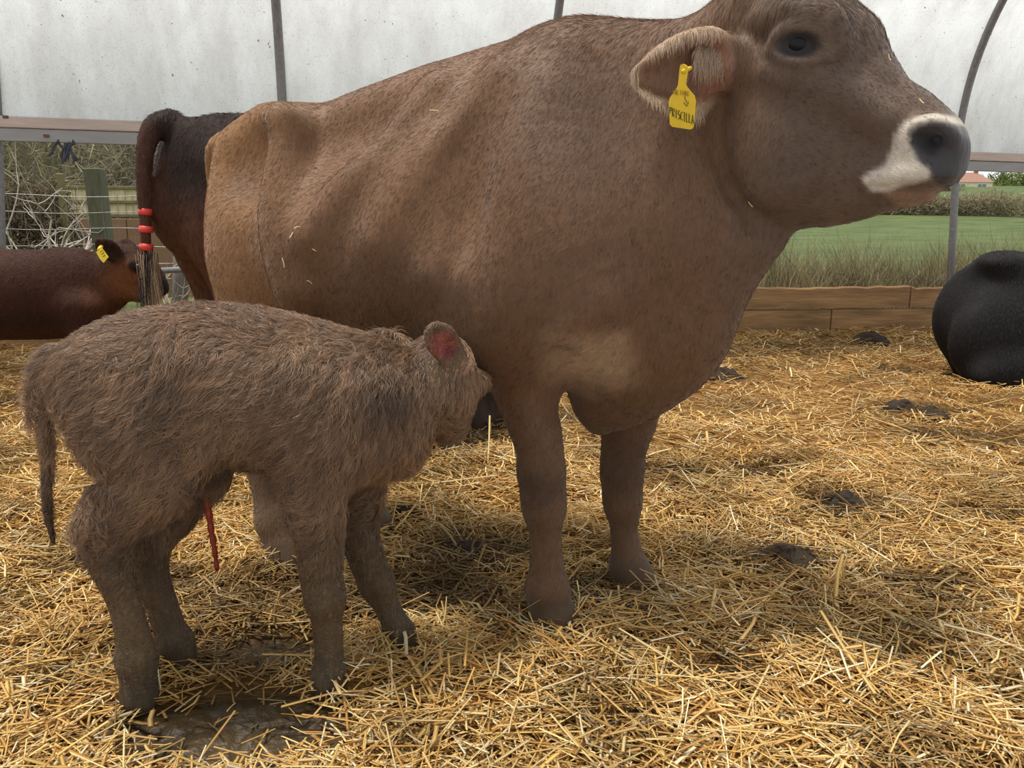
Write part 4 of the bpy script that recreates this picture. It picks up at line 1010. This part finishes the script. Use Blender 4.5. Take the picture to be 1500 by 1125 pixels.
# bits of straw caught in the coat
bits = MB(); r = np.random.default_rng(19); VW = V - cow.loc(_C); dist_ = np.linalg.norm(VW, axis=1); VD = VW / dist_[:, None]
for px, py in ((435, 330), (428, 345), (462, 368), (413, 384), (455, 415), (638, 160), (1304, 85), (1348, 146), (1100, 300)):
    d = ray(px, py); d = np.array([d @ cow.u, d @ cow.l, d[2]]); d /= np.linalg.norm(d)
    k = np.where((VD @ d) > .99999)[0]
    if len(k) == 0: continue
    q = V[k[np.argmin(dist_[k])]] + N[k[np.argmin(dist_[k])]] * .008; a = r.normal(size=3); a -= N[k[0]] * (a @ N[k[0]]); a /= np.linalg.norm(a); b = r.normal(size=3) * .3
    L = r.uniform(.005, .010); bits.tube([q - a * L, q, q + (a + b) * L], .0009, 5)
o = bits.build('straw_bits', mat_plain('straw_pale', srgb(226, 200, 150), rough=.6), cow_root); o['kind'] = 'stuff'
# ------------------------------------------------------------------ the newborn calf
M_CALF = mat_attr('calf_coat', rough=.7, spec=.2, noise=.25, nscale=70, bump=.5, stretch=(1, 1, .4))
M_HAIRW = mat_attr('hair_wet', rough=.34, spec=.6, noise=0, bump=0)
M_CORD = mat_plain('cord_flesh', srgb(120, 40, 26), rough=.35, noise=.3, nscale=40)
calf = Frame((-.52, 1.49), 8)
k_ = calf.c
def build_calf_field(h):
    f = Field((-.46, -.26, -.03), (.62, .40, .95), h)
    # trunk: top line and belly line from the photograph
    st = [((92, 520), (120, 590), .055), ((135, 478), (190, 640), .095), ((200, 455), (250, 660), .115), ((280, 446), (320, 672), .13), ((360, 452), (390, 680), .135),
          ((440, 470), (460, 690), .13), ((510, 492), (530, 700), .11), ((560, 512), (580, 690), .085)]
    f.loft([(k_(*a) + k_(*b)) / 2 for a, b, w in st], [w for a, b, w in st], [np.linalg.norm(k_(*a) - k_(*b)) / 2 for a, b, w in st], k=.03)
    # chest and neck reaching up to the head
    f.loft([k_(500, 600), k_(550, 590, .01), k_(595, 575, .03), k_(630, 560, .05)], [.095, .085, .07, .06], [.12, .11, .09, .075], k=.05)
    f.loft([k_(560, 640), k_(590, 655, .02)], [.06, .045], [.06, .04], k=.05)
    # head: turned away from the photographer, muzzle reaching under the cow
    hp = k_(648, 556, .055)
    d = np.array([.16, .80, -.56]); d /= np.linalg.norm(d); sd = np.cross((0, 0, 1), d); sd /= np.linalg.norm(sd); up = np.cross(d, sd)
    f.loft([hp - d * .03 + up * .01, hp + d * .05, hp + d * .11 - up * .012, hp + d * .17 - up * .02, hp + d * .19 - up * .024], [.068, .072, .052, .042, .032], [.080, .084, .062, .044, .032], side=sd, k=.03)
    f.loft([hp + up * -.04 - d * .02, hp + d * .06 - up * .06, hp + d * .16 - up * .055], [.055, .05, .03], [.05, .045, .025], side=sd, k=.03)
    for s in (-1, 1):
        f.ell(hp + d * .075 + sd * (-s) * .062 + up * .03, (.03, .03, .026), k=.025)
    # near ear upright, far ear mirrored
    for s in (-1, 1):
        base = k_(668, 528, -.030) if s < 0 else hp + sd * -.075 + up * .06
        tip = k_(632, 478, -.065) if s < 0 else hp + sd * -.15 + up * .10
        if s > 0:
            base = hp + sd * .07 * (1 if sd[1] > 0 else -1) + up * .05; tip = base + sd * .09 * (1 if sd[1] > 0 else -1) + up * .05
        ax = tip - base; ln = np.linalg.norm(ax); ax /= ln
        nv = calf.loc(_C) - base; nv -= ax * (nv @ ax); nv /= np.linalg.norm(nv); upv = np.cross(nv, ax)
        q = [base + ax * ln * t for t in (-.15, .3, .7, .95)]
        f.loft(q, [.022, .031, .033, .020], [.013, .014, .013, .010], side=upv, k=.012)
        f.loft([p + nv * .013 for p in q], [.014, .022, .024, .012], [.008, .013, .012, .009], side=upv, k=.005, sub=True)
    # thigh, hock and hoof, near and far
    def leg(pts, l, A, B, k=.03): f.loft([k_(*p, q) for p, q in zip(pts, l if isinstance(l, (list, tuple)) else [l] * len(pts))], A, B, k=k)
    leg([(200, 545), (205, 610), (225, 660), (215, 705), (165, 755)], [-.05, -.075, -.085, -.085, -.08], [.07, .075, .06, .05, .040], [.13, .125, .105, .075, .055], k=.05)
    leg([(150, 772), (160, 815), (182, 880), (196, 935), (200, 965)], [-.08, -.08, -.08, -.08, -.08], [.036, .032, .026, .028, .032], [.050, .040, .030, .032, .036])
    leg([(200, 960), (203, 990), (204, 1022)], -.08, [.030, .032, .036], [.036, .034, .036], k=.02)
    leg([(215, 610), (262, 690), (252, 740), (215, 790)], [.05, .07, .07, .065], [.06, .05, .042, .036], [.11, .08, .06, .046], k=.05)
    leg([(212, 795), (225, 850), (245, 910), (257, 940)], .06, [.033, .028, .026, .030], [.042, .034, .032, .034])
    leg([(257, 940), (264, 962), (270, 990)], .06, [.030, .032, .036], [.034, .036, .040], k=.02)
    # shoulder, near foreleg
    leg([(500, 560), (490, 620), (465, 680), (462, 730), (468, 790), (470, 835), (476, 875)], [-.06, -.085, -.085, -.08, -.075, -.075, -.075], [.05, .05, .046, .042, .036, .036, .032], [.10, .095, .075, .058, .044, .042, .036], k=.045)
    leg([(476, 875), (480, 920), (482, 960), (482, 990)], -.075, [.030, .027, .027, .031], [.034, .030, .029, .032])
    leg([(482, 990), (481, 1015), (478, 1048)], -.075, [.030, .032, .037], [.032, .033, .037], k=.02)
    # far foreleg, stepping forward
    leg([(520, 640), (520, 720), (526, 780), (540, 825), (552, 855)], [.05, .07, .08, .085, .09], [.05, .044, .038, .037, .034], [.08, .06, .042, .040, .036], k=.045)
    leg([(552, 855), (568, 890), (580, 915), (586, 928)], [.09, .09, .09, .09], [.030, .027, .028, .030], [.032, .029, .030, .032])
    leg([(586, 928), (596, 945), (602, 965)], .09, [.030, .032, .036], [.032, .036, .042], k=.02)
    # tail: bushy above, wet and thin below
    leg([(85, 525), (66, 545), (62, 590), (68, 640), (68, 700), (70, 750), (78, 795)], [0, 0, -.005, -.01, -.01, -.01, -.01], [.022, .022, .019, .011, .009, .008, .004], [.026, .026, .022, .012, .010, .009, .004], k=.03)
    # belly, navel
    leg([(315, 690), (316, 715)], 0, [.03, .014], [.035, .014], k=.03)
    return f
fld = build_calf_field(.0055)
V, Q = fld.mesh(2); del fld
N = vnormals(V, Q)
def calf_colors(V):
    base = srgb(118, 96, 75); n1 = fbm(V, 9)[:, None]; n2 = fbm(V * (1, 1, .4), 55)[:, None]
    cl = np.tile(base, (len(V), 1)) * (.55 + .8 * n1)
    cl = paint(cl, V, k_(560, 560, .0), (.08, .2, .07), srgb(66, 52, 40), .8, .7)
    cl = paint(cl, V, k_(330, 470, 0), (.25, .2, .05), srgb(94, 70, 50), .7, .8)
    cl = paint(cl, V, k_(250, 610, -.1), (.05, .08, .09), srgb(68, 54, 40), .7, .8)
    cl = paint(cl, V, k_(350, 690, -.05), (.10, .2, .035), srgb(54, 43, 33), .8, .7)
    leg = sstep(.46, .24, V[:, 2])[:, None] * .85; cl = cl * (1 - leg) + srgb(76, 62, 44) * (.75 + .5 * n1) * leg
    lo = sstep(.16, .06, V[:, 2])[:, None] * .7; cl = cl * (1 - lo) + srgb(76, 66, 52) * lo
    cl = paint(cl, V, k_(240, 800, .0), (.03, .2, .05), srgb(140, 118, 96), .5, .8)
    cl = paint(cl, V, k_(115, 590, -.03), (.05, .06, .08), srgb(150, 126, 104), .55, .8)
    e = k_(648, 503, -.045)
    cl = paint(cl, V, e + np.array([0, 0, 0]), (.036, .04, .036), srgb(150, 82, 70), .9, .4, nz=.1)
    cl = paint(cl, V, k_(656, 516, -.04), (.014, .03, .016), srgb(122, 58, 66), .8, .5, nz=.1)
    cl = paint(cl, V, k_(680, 528, .0), (.022, .04, .020), srgb(170, 140, 118), .7, .6)
    t = (sstep(-.36, -.40, V[:, 0]) * sstep(.50, .40, V[:, 2]))[:, None]; cl = cl * (1 - t) + srgb(66, 48, 36) * t
    return np.clip(cl * (.85 + .3 * n2), 0, 1)
CC = calf_colors(V)
calf_root = calf.root('calf'); tag(calf_root, 'newborn calf with wet shaggy taupe coat nosing under the brown cow', 'calf')
mesh_obj('body', V, Q, M_CALF, calf_root, True, CC * (.55 + .35 * sstep(.40, .2, V[:, 2])[:, None]))
def calf_flow(P, Nn):
    D = np.tile(np.array([-.45, 0, -.85]), (len(P), 1))
    up = sstep(.62, .78, P[:, 2])[:, None]; D = D * (1 - up) + np.array([-1, 0, -.25]) * up
    fr = sstep(.12, .3, P[:, 0])[:, None]; D = D * (1 - fr * .6) + np.array([-.1, 0, -1]) * fr * .6
    return D
eart = np.linalg.norm((V - k_(650, 505, -.05)) / (.045, .05, .05), axis=1)
msk = np.clip(sstep(.03, .07, V[:, 2]) * (.25 + .75 * sstep(.8, 1.2, eart)), .0, 1)
def calf_len(P, Nn):
    l = .036 * (.14 + .84 * sstep(.20, .44, P[:, 2])); e = np.linalg.norm((P - k_(650, 505, -.05)) / (.06, .06, .06), axis=1)
    l = l * (1 - .7 * sstep(-.36, -.39, P[:, 0]) * sstep(.58, .48, P[:, 2]))
    return l * (.25 + .75 * sstep(.7, 1.3, e)) * (1 - .5 * sstep(.28, .4, P[:, 0]))
hair('coat', V, Q, N, np.clip(CC * np.array([1.32, 1.17, 1.0]), 0, .8), calf_root, M_HAIRW, 140000, calf_len, .00045, calf_flow, npts=8, lift=.34, wave=.8, wscale=10, clump=.26, cscale=.010, mask=msk, droop=.15, cvar=.22, seed=4, curl=.15, tuft=.7, jit=.06)
# navel cord
mb = MB(); P = [k_(302, 720, 0), k_(305, 745, 0), k_(309, 775, 0), k_(314, 805, 0), k_(318, 836, 0)]
P = cat_rom(P, 5); mb.tube(P, [.008 - .0035 * i / (len(P) - 1) + .0012 * math.sin(i * 2.1) for i in range(len(P))], 7)
mb.build('navel_cord', M_CORD, calf_root, True)['label'] = 'red navel cord hanging below the belly'
# ------------------------------------------------------------------ the other cattle
M_COATD = mat_attr('dark_coat', rough=.7, spec=.10, noise=.22, nscale=60, bump=.35, stretch=(1, 1, .4))
M_RED = mat_plain('red_tape', srgb(206, 60, 48), rough=.5, noise=.08)
# dark cow behind, seen from its rump, red tape on the tail
dk = Frame((-1.29, 3.02), 35); g_ = dk.c
f = Field((-.35, -.50, -.03), (2.25, .50, 1.60), .013)
st = [(.02, 1.33, .95, .09), (.12, 1.38, .80, .19), (.35, 1.40, .70, .25), (.60, 1.38, .62, .31), (.95, 1.37, .58, .34), (1.25, 1.38, .58, .28), (1.45, 1.34, .66, .20)]
f.loft([(u, 0, (a + b) / 2) for u, a, b, w in st], [w for u, a, b, w in st], [(a - b) / 2 for u, a, b, w in st], k=.05)
for s in (-1, 1):
    f.ell((.05, s * .11, 1.24), (.06, .06, .09), k=.10); f.ell((.40, s * .24, 1.33), (.07, .06, .05), k=.10)
    f.loft([(.17, s * .13, 1.15), (.18, s * .16, .95), (.22, s * .17, .78), (.20, s * .165, .62), (.10, s * .16, .48), (.14, s * .16, .25), (.18, s * .16, .10), (.22, s * .16, -.01)], [.13, .13, .11, .085, .05, .04, .048, .06], [.16, .19, .17, .12, .07, .045, .05, .07], k=.07)
    fo_ = dk.loc(gnd(*((722, 622) if s > 0 else (692, 628))))
    fo_ = np.array([fo_[0], s * .13, 0]) if False else fo_
    f.loft([(1.22, s * .17, .85), (1.22, s * .16, .55), (fo_[0], fo_[1], .36), (fo_[0], fo_[1], .12), (fo_[0] + .03, fo_[1], -.01)], [.10, .07, .055, .045, .06], [.14, .08, .058, .05, .07], k=.07)
f.loft([(1.35, 0, 1.05), (1.6, .02, 1.12), (1.82, .03, 1.16)], [.16, .11, .09], [.26, .19, .13], k=.10)
f.loft([(1.80, .03, 1.22), (1.95, .03, 1.12), (2.10, .03, .98)], [.11, .09, .065], [.12, .11, .07], k=.05)
for s in (-1, 1): f.loft([(1.80, .03 + s * .10, 1.22), (1.77, .03 + s * .22, 1.22)], [.03, .05], [.02, .015], k=.03)
tailp = [g_(250, 180, -.04), g_(228, 186, -.05), g_(216, 205, -.06), g_(211, 240, -.07), g_(211, 285, -.07), g_(213, 330, -.07), g_(214, 370, -.07), g_(216, 392, -.07)]
f.loft(tailp, [.05, .042, .034, .028, .025, .020, .018, .012], k=.04, n=5)
V, Q = f.mesh(2); N = vnormals(V, Q)
cl = np.tile(srgb(40, 29, 24), (len(V), 1)); br = sstep(1.15, .85, V[:, 2])[:, None] * .75; cl = cl * (1 - br) + srgb(88, 54, 36) * br
tb = np.linalg.norm((V - g_(212, 260, -.07)) / (.10, .08, .25), axis=1); tm = (1 - sstep(.6, 1.1, tb))[:, None] * .6; cl = cl * (1 - tm) + srgb(74, 46, 34) * tm
lo = sstep(.45, .25, V[:, 2])[:, None]; cl = cl * (1 - lo) + srgb(58, 46, 38) * lo
cl = cl * (.8 + .4 * fbm(V, 8)[:, None])
dark_root = dk.root('cow'); tag(dark_root, 'dark brown cow behind, red tape around its hanging tail', 'cow')
mesh_obj('body', V, Q, M_COATD, dark_root, True, cl)
hair('coat', V, Q, N, np.clip(cl * 1.3, 0, 1), dark_root, M_HAIR, 26000, lambda P, Nn: .016 + .012 * sstep(1.30, 1.37, P[:, 2]), .0007, lambda P, Nn: np.tile(np.array([-.2, 0, -1.0]), (len(P), 1)), npts=4, lift=.35, clump=.15, mask=((V[:, 0] < .9) * 1.0), seed=12)
for px, py in ((213, 310.5), (214, 336), (214.5, 362)):
    q = g_(px, py, -.07); d = g_(px, py + 5, -.07) - q
    MB().tube([q - d * .95, q, q + d * .95], [.0235, .0245, .0235], 14).build('tail_band', M_RED, dark_root, True)['label'] = 'red tape band around the tail'
r = np.random.default_rng(14); n = 900; q0 = g_(215, 372, -.07); pts = np.zeros((n, 6, 3)); a = r.normal(size=(n, 3)) * .012; sp = r.normal(size=(n, 2)) * (.016, .012)
for i, t in enumerate(np.linspace(0, 1, 6)):
    e = g_(217 + 3 * t, 372 + 72 * t, -.07); pts[:, i] = e + a + np.stack([sp[:, 0] * t ** 1.3, sp[:, 1] * t, -.0 * t + r.normal(size=n) * .003], 1)
pts[:, :, 2] += (r.uniform(-.04, .03, n))[:, None] * np.linspace(0, 1, 6)[None]
pale = sstep(-.012, .008, sp[:, 0] + r.normal(size=n) * .01)[:, None]
strands('tail_switch', pts, .0011, np.clip((srgb(36, 30, 28) * (1 - pale) + srgb(186, 156, 126) * pale) * r.uniform(.7, 1.2, (n, 1)), 0, 1), dark_root, M_HAIR)
n = 260; q0 = np.array([g_(238 + 70 * x, 166 - 12 * math.sin(min(1, x * 1.6) * 2.4), 0) for x in r.random(n)]); pts = np.zeros((n, 4, 3)); d = np.stack([-.5 + r.normal(size=n) * .4, r.normal(size=n) * .3, .6 + r.random(n) * .4], 1) * r.uniform(.015, .04, n)[:, None]
for i, t in enumerate(np.linspace(0, 1, 4)): pts[:, i] = q0 + r.normal(size=(n, 3)) * .0 + d * t - np.array([0, 0, .008]) * 0 + np.array([0, 0, -.02 * t * t]) - np.array([0, 0, .05])
strands('rump_tuft', pts, .0012, np.tile(srgb(40, 32, 28), (n, 1)), dark_root, M_HAIR)

# young brown calf standing at the side
yg = Frame((-2.2, 4.2), 2); y_ = yg.c
f = Field((-2.1, -.32, -.03), (.60, .36, 1.10), .0115)
st = [((-330, 375), (-330, 480), .11), ((-240, 362), (-240, 500), .18), ((-120, 366), (-120, 500), .205), ((0, 366), (0, 497), .205), ((70, 366), (70, 496), .18), ((125, 368), (120, 490), .14)]
f.loft([(y_(*a) + y_(*b)) / 2 for a, b, w in st], [w for a, b, w in st], [np.linalg.norm(y_(*a) - y_(*b)) / 2 for a, b, w in st], k=.04)
f.loft([y_(105, 425), y_(150, 418), y_(180, 400)], [.12, .095, .075], [.22, .16, .11], k=.07)
f.loft([y_(178, 385), y_(198, 392), y_(215, 403), y_(229, 417), y_(234, 422)], [.085, .09, .068, .052, .045], [.105, .11, .085, .062, .05], k=.04)
f.loft([y_(186, 420), y_(205, 430), y_(226, 432)], [.055, .05, .035], [.055, .05, .03], k=.04)
for s in (-1, 1):
    f.ell(y_(199, 388, s * .075), (.045, .03, .035), k=.03)
    b0, t0 = y_(172, 376, s * .085), (y_(142, 352, -.15) if s < 0 else y_(186, 352, .16))
    if s > 0: b0 = y_(184, 368, .08)
    ax = t0 - b0; ln = np.linalg.norm(ax); ax /= ln; nv = yg.loc(_C) - b0; nv -= ax * (nv @ ax); nv /= np.linalg.norm(nv); uv = np.cross(nv, ax)
    q = [b0 + ax * ln * t for t in (0, .35, .7, 1)]; f.loft(q, [.035, .055, .045, .016], [.024, .024, .02, .012], side=uv, k=.02); f.loft([p + nv * .026 for p in q], [.02, .038, .03, .01], [.02, .024, .02, .012], side=uv, k=.01, sub=True)
    for px, pw in ((118, 1), (-250, 1.1)):
        b0 = y_(px, 450, s * .11); f.loft([b0, b0 + (0, 0, -.15), (b0[0] + .02, b0[1], .25), (b0[0], b0[1], .10), (b0[0] + .03, b0[1], -.01)], [.08, .055, .042, .036, .045], [.12, .07, .046, .038, .05], k=.06)
f.loft([y_(-340, 378), y_(-365, 400), y_(-362, 480)], [.04, .03, .018], k=.04)
V, Q = f.mesh(2); N = vnormals(V, Q)
cl = np.tile(srgb(54, 31, 21), (len(V), 1)) * (.75 + .5 * fbm(V, 6)[:, None])
cl = paint(cl, V, y_(190, 412, -.05), (.16, .2, .13), srgb(104, 66, 40), .85, .6); cl = paint(cl, V, y_(150, 430, -.08), (.10, .2, .12), srgb(84, 52, 32), .6, .7)
cl = paint(cl, V, y_(234, 421), (.075, .15, .07), srgb(30, 26, 26), .95, .35); cl = paint(cl, V, y_(222, 396), (.06, .05, .05), srgb(44, 32, 28), .7, .5)
for s in (-1, 1): cl = paint(cl, V, y_(201, 391, s * .10), (.05, .05, .042), srgb(30, 24, 22), .95, .4)
cl = paint(cl, V, y_(160, 368, -.12), (.10, .06, .07), srgb(44, 28, 22), .8, .5); cl = paint(cl, V, y_(30, 470, -.18), (.4, .2, .07), srgb(38, 24, 18), .7, .8)
yg_root = yg.root('calf'); tag(yg_root, 'dark red-brown calf with a black muzzle standing behind the shaggy calf', 'calf')
mesh_obj('body', V, Q, M_COATD, yg_root, True, cl)
hair('coat', V, Q, N, np.clip(cl * 1.4, 0, 1), yg_root, M_HAIR, 30000, .014, .0008, lambda P, Nn: np.tile(np.array([-.6, 0, -.7]), (len(P), 1)), npts=3, lift=.25, clump=.12, seed=15)
for s in (-1, 1):
    p = y_(203, 391, s * .088); MB().tube([p + (0, 0, 0), p + (0, .001, 0)], .01, 6)
    th = np.linspace(0, math.pi, 9); ph = np.linspace(0, 2 * math.pi, 14, endpoint=False)
    mesh_obj('eye', [(p[0] + .022 * math.sin(a) * math.cos(b), p[1] + .024 * math.cos(a), p[2] + .02 * math.sin(a) * math.sin(b)) for a in th for b in ph], [(i * 14 + j, i * 14 + (j + 1) % 14, (i + 1) * 14 + (j + 1) % 14, (i + 1) * 14 + j) for i in range(8) for j in range(14)], M_EYE, yg_root, True)
TV = [(141, 369), (149.5, 363.5), (159, 376.5), (152, 385), (147, 380)]; fn2 = lambda x, y: y_(x, y, -.19); nr2 = np.array([0, -1.0, 0])
A, B = tag_mesh(TV, fn2, .004, nr2); t2 = mesh_obj('ear_tag', A, B, mat_plain('tag_bright', srgb(232, 206, 48), rough=.45), yg_root); t2['label'] = 'bright yellow square ear tag'
mb = MB()
for k in range(3): mb.tube([fn2(146.5 + 2.2 * k, 369 + 3.4 * k) + nr2 * .003, fn2(151.5 + 1.6 * k, 366.4 + 3.6 * k) + nr2 * .003], .0022, 4)
mb.build('tag_print', M_INKF, t2)
MB().tube([fn2(145, 366), fn2(141.5, 361) + (0, .05, 0)], .010, 8).build('tag_button', M_TAG, t2, True)

# black cow lying down
bk = Frame((3.3, 5.25), 6); b_ = bk.c
f = Field((-.65, -.62, -.03), (2.9, .75, 1.25), .016)
st = [((1420, 430), (1418, 545), .20), ((1440, 388), (1436, 560), .28), ((1468, 370), (1465, 566), .36), ((1520, 376), (1520, 572), .43), ((1580, 374), (1580, 572), .45), ((1660, 370), (1660, 570), .40), ((1730, 372), (1730, 560), .30)]
f.loft([(b_(*a) + b_(*b)) / 2 for a, b, w in st], [w for a, b, w in st], [np.linalg.norm(b_(*a) - b_(*b)) / 2 * .97 for a, b, w in st], k=.05)
for s in (-1, 1):
    f.ell(b_(1465, 385, s * .15), (.12, .09, .05), k=.16); f.ell(b_(1444, 500, s * .27), (.24, .14, .27), k=.16)
    p = b_(1440, 545, s * .36); f.loft([p + (.30, 0, .02), p + (.05, .02 * s, -.0), p + (-.02, .03 * s, -.02)], [.10, .09, .07], k=.12); f.loft([p + (.0, .03 * s, -.06), p + (.30, .07 * s, -.08), p + (.46, .08 * s, -.09)], [.055, .05, .06], k=.05)
    p = b_(1700, 545, s * .26); f.loft([p, p + (.25, .05 * s, -.06), p + (.05, .08 * s, -.12)], [.11, .07, .05], k=.08)
f.loft([b_(1720, 440), b_(1780, 390), b_(1830, 350)], [.20, .14, .10], [.30, .20, .14], k=.10); f.loft([b_(1835, 345), b_(1880, 370), b_(1915, 405)], [.11, .09, .07], [.13, .11, .08], k=.06)
for s in (-1, 1): q = b_(1828, 340, s * .12); f.loft([q, q + (-.03, s * .14, .0)], [.03, .045], [.02, .015], k=.03)
f.loft([b_(1424, 425), b_(1408, 470), b_(1404, 520), b_(1408, 556)], [.05, .04, .035, .03], k=.09)
V, Q = f.mesh(2); N = vnormals(V, Q); cl = np.tile(srgb(26, 24, 24), (len(V), 1)) * (.8 + .4 * fbm(V, 5)[:, None])
bk_root = bk.root('cow'); tag(bk_root, 'black cow lying in the straw at the right edge', 'cow')
mesh_obj('body', V, Q, M_COATD, bk_root, True, cl)
hair('coat', V, Q, N, np.clip(cl * 1.4, 0, 1), bk_root, M_HAIR, 22000, .018, .0011, lambda P, Nn: np.tile(np.array([-.3, 0, -.9]), (len(P), 1)), npts=3, lift=.25, clump=.12, seed=16)
# ------------------------------------------------------------------ dung pats and mud
M_DUNG = mat_plain('dung', srgb(38, 29, 20), rough=.8, c2=srgb(60, 47, 31), nscale=18, bump=.9, bscale=40, spec=.25)
M_MUD = mat_plain('wet_mud', srgb(38, 28, 15), rough=.5, c2=srgb(72, 55, 26), nscale=9, bump=.9, bscale=26, spec=.4)
def lump(name, px, py, rx, ry, hgt, label, cat, mat=None, sd=0, ridge=.35):
    p = gnd(px, py); z = float(fl_h(np.array([p[0]]), np.array([p[1]]))[0]); nr, na = 18, 40; V = [(0, 0, hgt)]; r = np.random.default_rng(sd + 300)
    for i in range(1, nr + 1):
        for j in range(na):
            a = 2 * math.pi * j / na; t = i / nr; q = np.array([math.cos(a) * t * rx, math.sin(a) * t * ry, 0])
            w = 1 + ridge * (vnoise(np.array([[math.cos(a) * 1.3 + sd, math.sin(a) * 1.3, sd * 2.1]]), 1.5)[0] - .5) * 2
            h_ = hgt * (1 - t ** 2.2) + hgt * ridge * 1.6 * (fbm(np.array([[q[0] + sd, q[1], 0]]), 30, 3)[0] - .5) * (1 - t ** 3)
            V.append((q[0] * w, q[1] * w, h_ - (.05 if i == nr else .0)))
    Fc = [(0, 1 + j, 1 + (j + 1) % na) for j in range(na)]
    for i in range(nr - 1):
        for j in range(na): Fc.append((1 + i * na + j, 1 + (i + 1) * na + j, 1 + (i + 1) * na + (j + 1) % na, 1 + i * na + (j + 1) % na))
    o = mesh_obj(name, V, Fc, mat or M_DUNG, None, True); o.location = (p[0], p[1], z); o.rotation_euler = (0, 0, r.uniform(-.3, .3)); tag(o, label, cat); return o
lump('dung_pat', 1275, 503, .20, .12, .11, 'dark rounded dung pat near the far kick boards', 'dung', sd=1)
lump('dung_pat', 1045, 558, .18, .10, .08, 'dark crumbled dung pat beyond the brown cow\'s chest', 'dung', sd=2, ridge=.7)
lump('dung_pat', 592, 756, .07, .05, .035, 'grey dung pat behind the calf\'s far foreleg', 'dung', sd=3)
lump('dung_pat', 676, 796, .10, .05, .035, 'flat dark dung pat between the calf and the cow\'s foreleg', 'dung', sd=4)
lump('dung_pat', 1236, 742, .09, .07, .05, 'dark trodden dung clod in the open straw on the right', 'dung', sd=5, ridge=.8)
lump('dung_pat', 1165, 832, .10, .06, .04, 'broad soiled dung patch in the open straw, nearest of the clods', 'dung', sd=6, ridge=.8)
lump('dung_pat', 1318, 596, .10, .08, .06, 'small dark dung clod beside the lying black cow', 'dung', sd=7)
lump('dung_pat', 1362, 608, .13, .08, .05, 'low dark dung clod in front of the lying black cow', 'dung', sd=8, ridge=.7)
lump('dung_pat', 1105, 690, .08, .05, .03, 'small flat dung smear to the right of the cow\'s forelegs', 'dung', sd=9)
lump('mud_patch', 335, 1066, .25, .13, .02, 'wet brown mud patch between the calf\'s hooves', 'mud', M_MUD, 10, .8)
lump('mud_patch', 425, 958, .16, .05, .012, 'dark muddy hollow behind the calf\'s near foreleg', 'mud', M_MUD, 11, .8)
